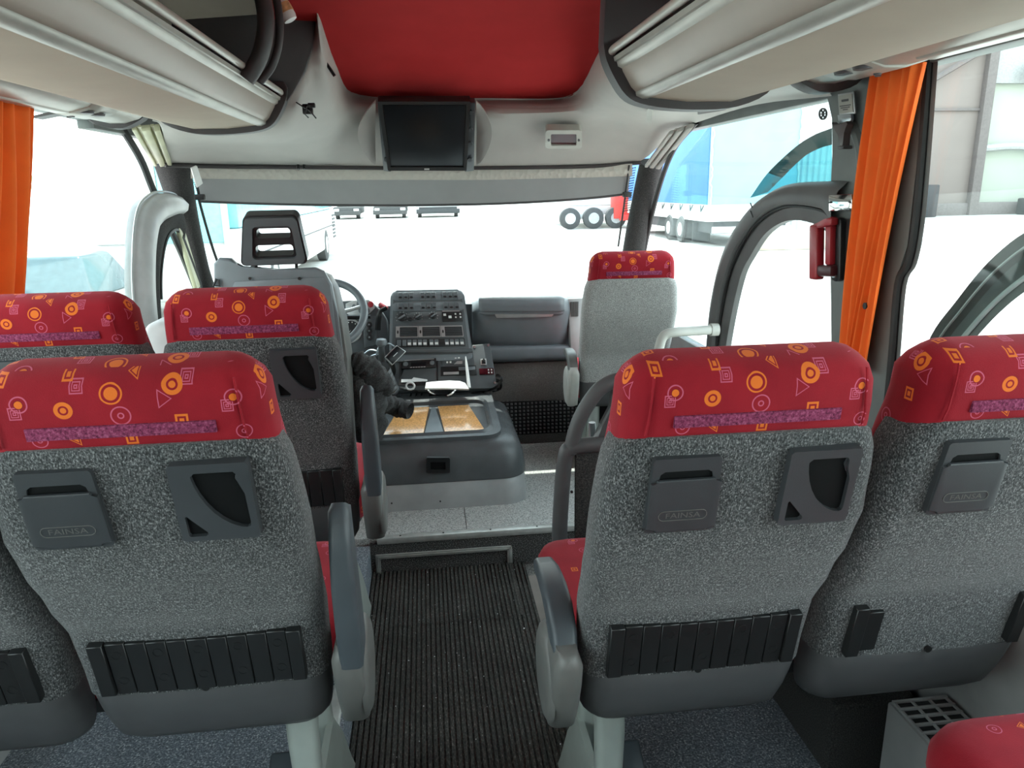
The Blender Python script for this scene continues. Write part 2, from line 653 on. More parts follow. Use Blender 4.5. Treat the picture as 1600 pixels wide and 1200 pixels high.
M['blind'] = plastic('grey_blind_cloth', (.30, .31, .31), .8, var=.04)
M['glass'] = glass('clear_glass', (.93, .985, .97), .05)
M['reflection_teal'] = glass('teal_reflection_tint', (.38, .66, .70), .01)  # see-through teal standing for a reflection in the door side glass
M['hammer'] = plastic('dark_red_plastic', (.34, .02, .03), .35)
M['bolt'] = plastic('dark_bolt', (.03, .03, .03), .3, metal=.6)
M['kick'] = speckle('brown_grey_kick_carpet', [(.35, (.15, .14, .13)), (.6, (.27, .255, .24)), (.8, (.42, .41, .39))], 300, 1.0, .4)
M['stud'] = plastic('rubber_studs', (.16, .16, .16), .4)
M['jacket'] = speckle('charcoal_jacket', [(.3, (.022, .022, .023)), (.6, (.06, .06, .06)), (.8, (.14, .137, .13))], 160, .95, .5)
M['print_dark'] = plastic('dark_print', (.05, .05, .05), .6, bump=0)

# ------------------------------------------------------------------ setting: floor, walls, ceiling
ZP = 0.12          # seat platforms
ZF = 0.15          # driver's platform
XL, XR = -0.287, 0.362


def st(name, mb, m, parent=None, **k):
    return obj(name, mb, m, parent, kind=None if parent else 'structure', **k)


mb = MB()
mb.box(-1.20, -2.6, -0.08, XL, 2.86, ZP)
mb.box(XR, -2.6, -0.08, 1.24, 1.90, ZP)
mb.box(XL, -2.6, -0.08, XR, 2.86, -0.012)
floor = st('floor', mb, M['vinyl'])
mb = MB()
mb.box(-1.20, 2.868, -0.08, 0.98, 3.93, ZF)
fp = st('front_platform', mb, M['vinyl_pale'], floor)
mb = MB()
mb.box(XL, 2.850, -0.012, 0.98, 2.868, ZF - .012)
st('step_riser', mb, M['riser'], floor)
mb = MB()
mb.box(XR, 1.90, -0.38, 1.24, 2.85, -0.32)
mb.box(0.98, 2.85, -0.38, 1.24, 4.05, -0.32)
st('stairwell_tread', mb, M['carpet_dark'], floor)
mb = MB()
mb.box(0.12, 2.872, ZF, 0.1225, 3.2, ZF + .0006)
st('vinyl_seam', mb, M['seal'], floor)
# strip of dark matting and the studded toe wall in front of the guide's feet
mb = MB()
mb.box(0.40, 3.93, -0.08, 1.20, 4.16, ZF + .004)
st('front_matting', mb, M['mat'], floor)

# trims: step nosing, platform edges, hatch frame on the riser
mb = MB()
mb.box(XL + .03, 2.845, ZF - .022, 0.62, 2.885, ZF + .006, .004)
t = st('trim_1', mb, M['alu'])
mb = MB()
for x in (-.16, .02, .22, .42):
    mb.tube([(x, 2.862, ZF + .005), (x, 2.862, ZF + .008)], .004, 8)
st('screw', mb, M['bolt'], t)
mb = MB()
mb.box(XL - .045, -2.6, ZP - .02, XL - .012, 2.4, ZP + .012, .004)
st('trim_2', mb, M['alu'])
mb = MB()
mb.box(XR + .012, -2.6, ZP - .02, XR + .045, 1.88, ZP + .012, .004)
st('trim_3', mb, M['alu'])
mb = MB()
for k in range(3):
    o = k * .007
    h = .011 - abs(k - 1) * .003
    mb.box(-.268 + o, 2.850 - h, -.01, -.262 + o, 2.852, .083 - o, .001)
    mb.box(.303 - o, 2.850 - h, -.01, .309 - o, 2.852, .083 - o, .001)
    mb.box(-.268 + o, 2.850 - h, .077 - o, .309 - o, 2.852, .083 - o, .001)
st('trim_4', mb, M['alu'])

# ribbed aisle matting, every rib real
mb = MB()
prof = []
nr = 38
pw = (XR - XL) / nr
for i in range(nr):
    x = XL + i * pw
    prof += [(x, -.004), (x + pw * .22, -.004), (x + pw * .36, .0025), (x + pw * .86, .0025)]
prof.append((XR, -.004))
rings = []
for Y in (-2.6, 1.0, 2.0, 2.42, 2.435, 2.45, 2.85):
    up = .006 if Y == 2.435 else 0
    rings.append([V((x, Y, z + (up if -.20 < x < .30 else 0))) for x, z in prof])
mb.loft(rings, closed=False)
amat = obj('aisle_mat', mb, M['mat'], None, 'ribbed black rubber mat running down the aisle floor to the step', 'mat', flat=True)
mb = MB()
mb.box(.292, 2.44, -.004, .306, 2.84, .0045, .002)
obj('raised_seam', mb, M['mat'], amat)
rnd = random.Random(3)
mb = MB()
for k in range(70):
    x = rnd.uniform(XL + .02, XR - .02)
    y = rnd.uniform(1.5, 2.82)
    r = rnd.choice((.0012, .0016, .0022, .004 if k % 14 == 0 else .0015))
    q = [V((x + r * rnd.uniform(.6, 1.3) * math.cos(a), y + r * rnd.uniform(.6, 1.6) * math.sin(a), .003)) for a in (0, 1.5, 3, 4.4)]
    mb.prism(q, [p + V((0, 0, .0015)) for p in q])
obj('scattered_grit', mb, M['paper'], None, 'tiny white crumbs of grit scattered over the ribbed aisle mat', 'grit', kind='stuff', flat=True)


# side walls: sills under the windows, cant rails above, pillars
def wall(side, x, y0, y1, name):
    s = 1 if x > 0 else -1
    mb = MB()
    mb.box(min(x, x + .06 * s), y0, -.35, max(x, x + .06 * s), y1, .86, .004)
    mb.box(min(x, x + .06 * s), y0, 1.83, max(x, x + .06 * s), y1, 2.27, .004)
    return st(name, mb, M['pillar'])


wl = wall('left', -1.20, -2.6, 3.05, 'wall_left')
wr = wall('right', 1.21, -2.6, 2.04, 'wall_right')
mb = MB()
mb.box(-1.30, -2.72, -.35, 1.30, -2.62, 2.27)
st('wall_back', mb, M['pillar'])
mb = MB()
mb.box(1.21, 2.02, 1.80, 1.27, 4.0, 2.27, .004)
st('cant_rail', mb, M['pillar'], wr)
mb = MB()
mb.box(-1.26, 3.05, 1.80, -1.20, 4.0, 2.27, .004)
mb.box(-1.26, 3.05, -.35, -1.20, 4.3, .92, .004)
st('cant_rail', mb, M['pillar'], wl)
mb = MB()
mb.box(-1.32, -2.7, 2.26, 1.32, 4.15, 2.34, .01)
roof = st('ceiling', mb, M['beige'])
G = []
ZR = [(-2.6, 2.22), (1.0, 2.22), (2.2, 2.215), (2.9, 2.17), (3.2, 2.10), (3.5, 2.01), (3.8, 1.96)]
for Y, z in ZR:
    G.append([V((x, Y, z)) for x in (-.50, -.3, 0, .3, .6, .75)])
mb = MB()
mb.grid(refine(G, 4, 3), .015, (0, 0, 1))
st('ceiling_cloth', mb, M['red_ceiling'], roof)

# lower inner side linings beside the seats (pale moulding at the right)
mb = MB()
mb.prism([V((1.21, -2.6, ZP)), V((1.19, -2.6, ZP)), V((1.165, -2.6, .45)), V((1.18, -2.6, .86)), V((1.21, -2.6, .88))],
         [V((1.21, 2.0, ZP)), V((1.19, 2.0, ZP)), V((1.165, 2.0, .45)), V((1.18, 2.0, .86)), V((1.21, 2.0, .88))])
st('side_lining', mb, M['cover_pale'], wr, ang=60)
mb = MB()
mb.prism([V((-1.20, -2.6, ZP)), V((-1.17, -2.6, ZP)), V((-1.13, -2.6, .45)), V((-1.18, -2.6, .86)), V((-1.20, -2.6, .88))],
         [V((-1.20, 3.0, ZP)), V((-1.17, 3.0, ZP)), V((-1.13, 3.0, .45)), V((-1.18, 3.0, .86)), V((-1.20, 3.0, .88))])
st('side_lining', mb, M['cover_pale'], wl, ang=60)


def xplate(pts, x0, x1, holes=()):
    mb = MB()
    mb.plate(pts, holes, lambda a, b, h: V((x0 if h == 0 else x1, a, b)), 0, 1)
    return mb


def pane(pts, x, th=.006):
    return xplate(pts, x, x + th)


# left side window: one big sheet of glass behind the pillar-less side
w2 = st('window_2', pane([(-2.6, .86), (3.08, .86), (3.14, 1.27), (3.33, 1.49), (3.52, 1.56), (3.66, 1.565), (3.50, 1.72), (3.2, 1.84), (-2.6, 1.84)], -1.222), M['glass'])
mb = MB()
mb.tube(catmull([(-1.208, 3.30, 1.85), (-1.208, 3.50, 1.71), (-1.208, 3.62, 1.56), (-1.208, 3.90, 1.25), (-1.208, 4.14, .95)], 6), .016, 8)
st('rubber_seal', mb, M['seal'], w2)
# right rear window with its thick black edge, frit band and low dark arch
edge = [(1.77, 1.84), (1.752, 1.61), (1.745, 1.45), (1.755, 1.36), (1.785, 1.30), (1.775, 1.10), (1.77, .86)]
w4 = st('window_4', pane([(-2.6, .86)] + list(reversed(edge)) + [(-2.6, 1.84)], 1.222), M['glass'])
mb = MB()
mb.tube(catmull([(1.214, a - .004, b) for a, b in edge], 5), .011, 8)
st('rubber_seal', mb, M['seal'], w4)
e = catmull([(0, a, b) for a, b in edge], 5)
mb = MB()
mb.loft([[V((1.2195, p.y - .012, p.z)) for p in e], [V((1.2195, p.y - .030, p.z)) for p in e]], closed=False)
st('frit_band', mb, M['frit'], w4)
arc_o = catmull([(0, 1.705, .95), (0, 1.672, 1.161), (0, 1.590, 1.285), (0, 1.49, 1.40), (0, 1.37, 1.475), (0, 1.15, 1.53), (0, .9, 1.54), (0, .6, 1.48)], 6)
arc_i = catmull([(0, 1.635, .95), (0, 1.600, 1.12), (0, 1.525, 1.235), (0, 1.43, 1.335), (0, 1.33, 1.395), (0, 1.13, 1.44), (0, .9, 1.45), (0, .62, 1.40)], 6)
mb = MB()
mb.loft([[V((1.235, p.y, p.z)) for p in arc_o], [V((1.255, sub(p, q, .4).y, sub(p, q, .4).z)) for p, q in zip(arc_o, arc_i)], [V((1.245, q.y, q.z)) for q in arc_i]], closed=False)
st('window_arch', mb, M['arch'], w4)
mb = MB()
mb.tube([(1.236, sub(p, q, .32).y, sub(p, q, .32).z) for p, q in zip(arc_o, arc_i)], .003, 6)
mb.tube([(1.236, sub(p, q, .97).y, sub(p, q, .97).z) for p, q in zip(arc_o, arc_i)], .006, 6)
st('arch_beading', mb, M['silver'], w4)
mb = MB()
c0 = V((0, .95, 1.0))
mb.loft([[V((1.240, q.y, q.z)) for q in arc_i], [V((1.240, q.y, q.z)) + (V((0, c0.y, c0.z)) - V((0, q.y, q.z))).normalized() * .022 for q in arc_i]], closed=False)
st('arch_frit_band', mb, M['frit'], w4)

# right B pillar
mb = xplate([(2.20, 1.88), (2.20, 1.80), (2.165, 1.74), (2.145, 1.64), (2.135, 1.50), (2.095, 1.30), (2.055, 1.10), (2.03, .86), (1.76, .86), (1.775, 1.10), (1.785, 1.30), (1.75, 1.40), (1.752, 1.61), (1.77, 1.88)], 1.205, 1.226)
bp_ = st('trim_5', mb, M['pillar'])
mb = MB()
mb.tube(catmull([(1.208, 2.09, 1.74), (1.202, 2.00, 1.66), (1.202, 1.965, 1.55), (1.202, 1.93, 1.40), (1.204, 1.91, 1.25), (1.208, 1.90, 1.1)], 5), .016, 8)
st('pillar_bead', mb, M['pillar'], bp_)

# the passenger door at the right: arched frame, glass
do_ = catmull([(0, 3.02, .55), (0, 2.998, .872), (0, 2.976, 1.084), (0, 2.872, 1.306), (0, 2.659, 1.473), (0, 2.423, 1.551), (0, 2.124, 1.563), (0, 2.04, 1.56)], 6)
di_ = catmull([(0, 2.90, .55), (0, 2.849, .917), (0, 2.761, 1.191), (0, 2.67, 1.30), (0, 2.55, 1.392), (0, 2.381, 1.440), (0, 2.18, 1.425), (0, 2.10, 1.36)], 6)
door = st('door_1', pane([(3.02, .45), (2.97, 1.08), (2.86, 1.30), (2.65, 1.46), (2.42, 1.52), (2.05, 1.54), (2.05, .45)], 1.225), M['glass'])
mb = MB()
rings = []
for fr, x in ((0, 1.235), (.0, 1.20), (.12, 1.178), (.34, 1.168), (.55, 1.178), (.60, 1.200), (1.0, 1.212), (1.0, 1.235)):
    rings.append([V((x, sub(p, q, fr).y, sub(p, q, fr).z)) for p, q in zip(do_, di_)])
rings.append(rings[0])
mb.loft(rings, closed=False)
st('door_arch', mb, M['arch'], door, ang=50)
mb = MB()
mb.tube([(1.195, sub(p, q, .62).y, sub(p, q, .62).z) for p, q in zip(do_, di_)], .005, 6)
st('rubber_seal', mb, M['seal'], door)
mb = MB()
mb.box(1.215, 2.03, .40, 1.235, 3.02, .62, .005)
mb.box(1.218, 2.03, -.30, 1.235, 3.02, .45, .005)
st('lower_panel', mb, M['arch'], door)
mb = MB()
for f, x in ((0, 1.176), (.3, 1.165), (.55, 1.176)):
    i = 25
    p = sub(do_[i], di_[i], f)
    q = sub(do_[i], di_[i], min(f + .27, .55))
    mb.tube([(x, p.y, p.z), (x, q.y, q.z)], .0022, 6)
st('joint', mb, M['seal'], door)
# fixed glass forward of the door, up to the windscreen pillar
w3 = st('window_3', pane([(2.06, 1.56), (2.42, 1.55), (2.66, 1.47), (2.88, 1.30), (2.98, 1.08), (3.0, .86), (4.10, .80), (4.00, 1.15), (3.82, 1.44), (3.55, 1.66), (3.2, 1.80), (2.06, 1.84)], 1.226), M['glass'])
mb = MB()
mb.tube(catmull([aY(1088, 190, 3.25), aY(1052, 235, 3.55), aY(1028, 300, 3.85), aY(1008, 385, 4.05), aY(995, 470, 4.15)], 6), .013, 8)
st('rubber_seal', mb, M['seal'], w3)
mb = MB()
mb.box(1.215, 3.0, -.35, 1.265, 4.3, .84, .004)
st('sill', mb, M['pillar'], w3)


# windscreen pillars, carpeted
def strip(pts_px, rx, n=12):
    return None


mb = MB()
P = catmull([aY(268, 250, 3.88), aY(285, 320, 3.98), aY(305, 390, 4.06), aY(330, 470, 4.12), aY(350, 540, 4.16)], 5)
mb.tube(P, [.085 - .045 * min(1, i / 12) for i in range(len(P))], 14)
ap = st('trim_6', mb, M['carpet_dark'])
q = Quad(aY(297, 262, 3.74), aY(306, 258, 3.76), aY(315, 285, 3.84), aY(306, 292, 3.82), (0, 0, 1, 1))
mb = MB()
q.slab(mb, 0, 0, 1, 1, .0, .01, .002)
st('warning_plate', mb, M['white'], ap)
mb = MB()
P = catmull([aY(1018, 255, 3.90), aY(1006, 310, 3.98), aY(994, 370, 4.05), aY(983, 440, 4.12), aY(975, 520, 4.16)], 5)
mb.tube(P, .062, 14)
ap2 = st('trim_7', mb, M['carpet_dark'])
# greenish grooved upper pillar casings
q = Quad(aY(205, 196, 3.25), aY(250, 193, 3.22), aY(268, 250, 3.75), aY(240, 254, 3.76), (0, 0, 1, 1))
mb = MB()
q.slab(mb, 0, 0, .18, 1, 0, .02, .004)
q.slab(mb, .18, 0, .34, 1, 0, .008)
q.slab(mb, .34, 0, .66, 1, 0, .026, .004)
q.slab(mb, .66, 0, .78, 1, 0, .008)
q.slab(mb, .78, 0, 1, 1, 0, .03, .004)
st('trim_8', mb, M['yellow_metal'])
q = Quad(aY(1046, 204, 3.40), aY(1086, 190, 3.25), aY(1032, 258, 3.80), aY(1008, 256, 3.82), (0, 0, 1, 1))
mb = MB()
q.slab(mb, 0, 0, .2, 1, 0, .02, .004)
q.slab(mb, .2, 0, .32, 1, 0, .006)
q.slab(mb, .32, 0, .6, 1, 0, .022, .004)
q.slab(mb, .6, 0, .72, 1, 0, .006)
q.slab(mb, .72, 0, 1, 1, 0, .024, .004)
st('trim_9', mb, M['head'])

# windscreen: a bowed sheet of glass
G = []
for z, yc in ((.85, 4.42), (1.1, 4.40), (1.4, 4.32), (1.66, 4.22), (1.80, 4.15)):
    G.append([V((x, yc - .32 * abs(x / 1.18) ** 2.6, z)) for x in (-1.18, -.9, -.6, -.3, 0, .3, .6, .9, 1.18)])
mb = MB()
mb.grid(refine(G, 3, 3), .006, (0, 1, 0))
w1 = st('window_1', mb, M['glass'])
mb = MB()
mb.box(-1.25, 4.14, -.4, 1.25, 4.44, .84, .01)
st('lower_front_panel', mb, M['cover_pale'], w1)
mb = MB()
mb.box(-1.25, 4.0, 1.78, 1.25, 4.3, 2.3, .02)
st('header', mb, M['head'], w1)

# grey bulkhead above the windscreen, swept round both sides
def aR(px, py, dz=0.0):
    d = ray(px, py)
    a, b = .5, 6.0
    for _ in range(40):
        m_ = (a + b) / 2
        p = CAM + d * (m_ / d.y)
        zz = next((z0 + (z1 - z0) * (m_ - y0) / (y1 - y0) for (y0, z0), (y1, z1) in zip(ZR, ZR[1:]) if y0 <= m_ <= y1), ZR[-1][1])
        if p.z < zz + dz:
            a = m_
        else:
            b = m_
    return CAM + d * (a / d.y)


def C(px, py, Y):
    return aY(px, py, Y)


TZ = 1.995
G = [
    [C(150, 110, 3.05), C(165, 150, 3.04), C(190, 172, 2.8), C(235, 184, 2.9), C(238, 189, 2.95)],
    [C(240, 115, 3.05), C(260, 150, 3.04), C(255, 176, 2.95), C(252, 194, 3.1), C(252, 199, 3.2)],
    [C(330, 120, 3.05), C(330, 165, 3.04), C(300, 205, 3.15), C(274, 230, 3.5), C(268, 255, 3.74)],
    [C(420, 90, 3.06), C(400, 165, 3.05), C(370, 214, 3.25), C(345, 228, 3.6), C(335, 257, 3.86)],
    [C(478, 22, 3.06), C(452, 160, 3.05), C(445, 214, 3.28), C(430, 228, 3.6), C(425, 258, 3.90)],
    [C(494, 22, 3.02), C(484, 110, 3.03), C(492, 185, 3.28), C(495, 228, 3.65), C(490, 258, 3.92)],
    [aR(497, 24, -.005), C(512, 115, 3.10), C(525, 180, 3.40), C(528, 220, 3.72), C(525, 258, 3.94)],
    [aR(524, 100, -.004), aR(534, 133, -.02), C(540, 175, 3.52), C(548, 215, 3.76), C(545, 259, 3.95)],
    [aR(562, 147), aR(563, 153, -.015), C(575, 175, 3.62), C(585, 215, 3.80), C(590, 260, 3.97)],
    [aR(660, 152), aR(660, 157, -.015), C(660, 178, 3.66), C(660, 216, 3.83), C(660, 260, 3.99)],
    [aR(770, 153), aR(768, 158, -.015), C(765, 178, 3.64), C(765, 216, 3.82), C(770, 260, 3.98)],
    [aR(866, 153), aR(862, 158, -.015), C(860, 176, 3.60), C(862, 213, 3.78), C(868, 258, 3.96)],
    [aR(902, 140), aR(903, 149, -.02), C(908, 172, 3.5), C(925, 207, 3.72), C(940, 256, 3.92)],
    [aR(935, 85), C(945, 125, 3.0), C(955, 165, 3.30), C(975, 198, 3.6), C(1000, 252, 3.86)],
    [aR(960, 35), C(985, 120, 2.6), C(1010, 165, 2.95), C(1030, 185, 3.3), C(1052, 208, 3.55)],
    [aR(985, 0), C(1040, 120, 2.35), C(1080, 158, 2.7), C(1095, 168, 2.95), C(1105, 186, 3.1)],
    [aR(1010, -30), C(1100, 120, 2.2), C(1160, 145, 2.45), C(1175, 152, 2.55), C(1185, 163, 2.6)],
    [aR(1040, -60), C(1200, 110, 2.05), C(1260, 130, 2.1), C(1290, 140, 2.15), C(1300, 150, 2.15)],
]
mb = MB()
mb.grid(refine(G, 4, 4), .02, (0, .8, .6))
bulk = st('wall_front', mb, M['head'], ang=60)
mb = MB()
lip = catmull([C(258, 258, 3.72), C(335, 260, 3.86), C(425, 261, 3.90), C(545, 262, 3.95), C(660, 263, 3.99), C(770, 262, 3.98), C(868, 261, 3.96), C(940, 259, 3.92), C(1002, 254, 3.86)], 4)
mb.tube(lip, .010, 8)
st('lower_lip', mb, M['ring'], bulk)
mb = MB()
for px, py in ((466, 258), (475, 258)):
    p = C(px, py, 3.86)
    mb.tube([p, p + V((0, -.01, -.02))], .008, 8)
st('clip', mb, M['bolt'], bulk)

# ------------------------------------------------------------------ coach seats
# heights below are above the seat's own base (0.12 under the world height of the near rows)
YR = [(.47, .205), (.60, .182), (.71, .160), (.80, .112), (.88, .070), (.95, .044), (1.07, .018), (1.12, 0.0), (1.18, -.004), (1.225, .012)]
WD = [(.50, .395), (.63, .402), (.78, .412), (.94, .418), (1.02, .404), (1.09, .384), (1.165, .372), (1.225, .360)]
TH = [(.50, .09), (.68, .12), (.88, .105), (1.05, .125), (1.165, .13), (1.225, .09)]


def back_ring(z, e=0.0, ins=0.0):
    w_, y0, th = interp(WD, z), interp(YR, z), interp(TH, z)
    return [V((x, y, z)) for x, y in rrect(0, y0 + th / 2, w_ + 2 * e - 2 * ins, th + 2 * e - 2 * ins, .045)]


def coach_seat(loc, label, side, raised, slats='full', floor_z=0.0, plain=False, group='red and grey coach seats', rz=0.0, front=True, near=True, pale=False):
    t = empty('coach_seat', loc, label, 'seat', group, rz)
    # back cushion: red, with rounded head
    zs = [.575, .62, .66, .71, .755, .80, .84, .88, .92, .97, 1.03, 1.07, 1.10, 1.13, 1.165]
    rings = [back_ring(z) for z in zs]
    for dz, ins in ((1.185, .004), (1.199, .014), (1.208, .027), (1.213, .046)):
        rings.append(back_ring(dz, 0, ins))
    mb = MB()
    mb.loft(rings)
    bc = obj('back_cushion', mb, M['red'], t, ang=60)
    # stitched side seams of the head part
    mb = MB()
    for sx in (-1, 1):
        pts = []
        for z in (1.10, 1.12, 1.14, 1.165, 1.188):
            pts.append(V((sx * (interp(WD, z) / 2 - .030), interp(YR, z) - .0005, z)))
        mb = MB()
        mb.tube(pts, .0018, 5)
        obj('seam', mb, M['red'], bc)
    # flecked cloth shell over the rear
    rows = []
    for z in [.583, .60, .63, .66, .69, .72, .75, .78, .82, .86, .90, .94, .98, 1.02, 1.055, 1.082, 1.092, 1.097]:
        w_, y0 = interp(WD, z), interp(YR, z)
        e = .009 if z < 1.085 else .006
        cut = {1.082: .006, 1.092: .014, 1.097: .024}.get(z, 0)
        hw = w_ / 2 + e - cut
        yo = y0 - e
        r = .040
        out = [V((-hw, yo + .075, z)), V((-hw, yo + .055, z))]
        for k in range(7):
            a = math.radians(180 + 90 * k / 6)
            out.append(V((-hw + r + r * math.cos(a), yo + r + r * math.sin(a), z)))
        for k in range(1, 6):
            out.append(V((-hw + r + (2 * hw - 2 * r) * k / 6, yo - .004 * math.sin(math.pi * k / 6), z)))
        for k in range(7):
            a = math.radians(270 + 90 * k / 6)
            out.append(V((hw - r + r * math.cos(a), yo + r + r * math.sin(a), z)))
        out += [V((hw, yo + .055, z)), V((hw, yo + .075, z))]
        inn = [V((p.x * .985, p.y + .012, z)) for p in reversed(out)]
        rows.append(out + inn)
    mb = MB()
    mb.loft(rows)
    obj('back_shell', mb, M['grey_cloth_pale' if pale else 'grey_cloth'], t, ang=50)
    if plain:
        pass

    def face(u0, z1, u1, z0, off=.0125):
        ya, yb = interp(YR, z1) - off, interp(YR, z0) - off
        return Quad((u0, ya, z1), (u1, ya, z1), (u1, yb, z0), (u0, yb, z0), (u0, z1, u1, z0), toward=(0, -1, .1))

    # pink touch strip across the head cushion
    q = Quad((-.123, interp(YR, 1.1295) - .0002, 1.1295), (.123, interp(YR, 1.1295) - .0002, 1.1295), (.123, interp(YR, 1.1115) - .0002, 1.1115), (-.123, interp(YR, 1.1115) - .0002, 1.1115), (-.123, 1.1295, .123, 1.1115), toward=(0, -1, 0))
    mb = MB()
    q.slab(mb, -.123, 1.1295, .123, 1.1115, -.004, .003, .001)
    obj('touch_strip', mb, M['velcro'], t, 'pink ribbed touch strip')
    if not plain:
        # litter box with lid, left
        q = face(-.153, 1.068, -.046, .941)
        P0 = lambda x, y: (lerp(-.153, -.046, x), lerp(1.068, .941, y))
        mb = MB()
        hole = [P0(*p) for p in ((.12, .28), (.14, .20), (.20, .165), (.80, .165), (.86, .20), (.88, .28))]
        outer = [P0(*p) for p in ((.03, .03), (.06, 0), (.94, 0), (.97, .03), (1, .97), (.97, 1), (.03, 1), (0, .97))]
        mb.plate(outer, [hole], q.p, -.008, .008)
        hb = obj('litter_box', mb, M['holder'], t)
        mb = MB()
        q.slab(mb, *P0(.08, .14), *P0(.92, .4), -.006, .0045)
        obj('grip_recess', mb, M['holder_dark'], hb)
        mb = MB()
        q.poly(mb, [P0(*p) for p in ((.10, .26), (.90, .26), (.91, .30), (.99, .30), (1.0, .92), (.86, .92), (.86, .97), (.14, .97), (.14, .92), (0, .92), (.01, .30), (.09, .30))], .007, .013, .0015)
        obj('lid', mb, M['holder'], hb)
        mb = MB()
        po = rrect(-.0995, lerp(1.068, .941, .735), .074, .017, .0084, 4)
        pi = rrect(-.0995, lerp(1.068, .941, .735), .0725, .0155, .0077, 4)
        mb.plate(po, [pi], q.p, .012, .0142)
        obj('badge_outline', mb, M['pod'], hb)
        text_mesh('FAINSA', .0130, lambda x, y: q.p(x, y, .0139), M['pod'], 'badge_lettering', hb, cx=-.0995, cy=lerp(1.068, .941, .735), xs=1.25)
        # bottle holder with a curved pocket, right
        q2 = face(.051, 1.071, .160, .944)
        P1 = lambda x, y: (lerp(.051, .160, x), lerp(1.071, .944, y))
        pocket = [(.27, .15)] + [(.27, .18)] + [(.29, .28), (.33, .40), (.39, .52), (.47, .63), (.56, .72), (.66, .79), (.78, .84), (.86, .85), (.90, .83), (.91, .78), (.90, .40), (.84, .25), (.83, .14), (.80, .11), (.32, .11)]
        tri = [(.09, .68), (.11, .66), (.14, .69), (.34, .89), (.34, .92), (.31, .94), (.11, .94), (.09, .92)]
        mb = MB()
        outer = [P1(*p) for p in ((.0, .03), (.03, 0), (.97, 0), (1, .03), (1, .97), (.97, 1), (.03, 1), (0, .97))]
        mb.plate(outer, [[P1(*p) for p in pocket], [P1(*p) for p in tri]], q2.p, -.006, .014)
        ch = obj('bottle_holder', mb, M['holder'], t)
        mb = MB()
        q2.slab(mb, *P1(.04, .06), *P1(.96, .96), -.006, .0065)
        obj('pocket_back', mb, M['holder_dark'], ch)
        mb = MB()
        q2.poly(mb, [P1(*p) for p in ((.83, .13), (.90, .16), (.90, .30), (.86, .33), (.80, .22))], .002, .010, .001)
        obj('hook', mb, M['holder'], ch)
        # slatted rubber pocket
        q3 = face(-.171, .709, .176, .597)
        n = 11
        wds = [.8] + [1.0] * 9 + [.75]
        tot = sum(wds)
        u = -.171
        for k in range(n):
            wd = .347 * wds[k] / tot
            keep = slats == 'full' or k in (0, 1, 10)
            if keep:
                mb = MB()
                dz = .006 * math.sin(math.pi * (k + .5) / n)
                e = k in (0, 10)
                top = .709 - (0 if slats == 'full' or k != 1 else .012)
                bot = .597 + (0 if slats == 'full' or k != 1 else .01)
                q3.slab(mb, u + .0007, top - dz, u + wd - .0007, bot - dz, -.010, .012 if e else .007, .0012, 1)
                if k % 2 == 1 and slats == 'full' and near:
                    for zc in (.682, .626):
                        q3.ring(mb, u + wd / 2, zc, .0085, .0085, .0011, .006, .0078, 14)
                obj('slat', mb, M['slat'], t)
            u += wd
        mb = MB()
        yb = interp(YR, .590) - .0135
        mb.tube([(.0, yb, .590), (0, yb - .004, .590)], .007, 10)
        obj('stud', mb, M['bolt'], t)
    # lower rear moulding
    rings = []
    for z, ww, f, d in ((.585, .410, -.011, .12), (.575, .412, -.013, .12), (.545, .409, -.010, .12), (.505, .404, -.004, .12), (.470, .394, .010, .11), (.445, .372, .034, .10)):
        y0 = interp(YR, max(z, .5)) + f
        rings.append([V((x, y, z)) for x, y in rrect(0, y0 + d / 2, ww, d, .05)])
    mb = MB()
    mb.loft(rings)
    obj('rear_moulding', mb, M['shell'], t, ang=50)
    # seat cushion and its pan
    rings = []
    for z, ins in ((.450, .02), (.462, .006), (.50, 0), (.545, 0), (.565, .008), (.574, .022), (.578, .045)):
        rings.append([V((x, y, z + (.02 * (y - .2) if z > .5 else 0))) for x, y in rrect(0, .535, .430 - 2 * ins, .41 - 2 * ins, .06)])
    mb = MB()
    mb.loft(rings)
    obj('seat_cushion', mb, M['red'], t, ang=60)
    rings = [[V((x, y, z)) for x, y in rrect(0, .52, ww, .32, .06)] for z, ww in ((.455, .40), (.43, .38), (.42, .34))]
    mb = MB()
    mb.loft(rings)
    obj('seat_pan', mb, M['shell'], t)
    if side:
        s = side
        xo = s * (.258 if raised else .243)
        # shield: rounded pod carrying the hinge
        prof = [(.445, .245, .30), (.465, .200, .32), (.53, .165, .335), (.59, .140, .33), (.635, .130, .30), (.655, .132, .27), (.662, .142, .25)]
        rings = []
        for z, ya, yb in prof:
            ww = .052 if .46 < z < .65 else .036
            rings.append([V((xo - (s * .010 if raised else 0) + x, y, z)) for x, y in rrect(0, (ya + yb) / 2, ww, yb - ya, .018)])
        mb = MB()
        mb.loft(rings)
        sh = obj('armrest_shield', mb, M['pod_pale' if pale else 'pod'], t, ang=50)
        rings = []
        for dx, g in ((.0, 1.0), (.007, .97), (.012, .86), (.014, .6)):
            ring = []
            for k in range(20):
                a = 2 * math.pi * k / 20
                ring.append(V((xo + s * ((.010 if raised else .020) + dx), .250 + .085 * g * math.cos(a), .545 + (.105 if math.sin(a) > 0 else .085) * g * math.sin(a))))
            rings.append(ring)
        mb = MB()
        mb.loft(rings)
        obj('hinge_cover', mb, M['pod_pale' if pale else 'pod'], sh, ang=60)
        mb = MB()
        mb.box(xo + s * .006 - .006, .215, .625, xo + s * .006 + .006, .245, .69, .003)
        obj('pivot', mb, M['black'], sh)
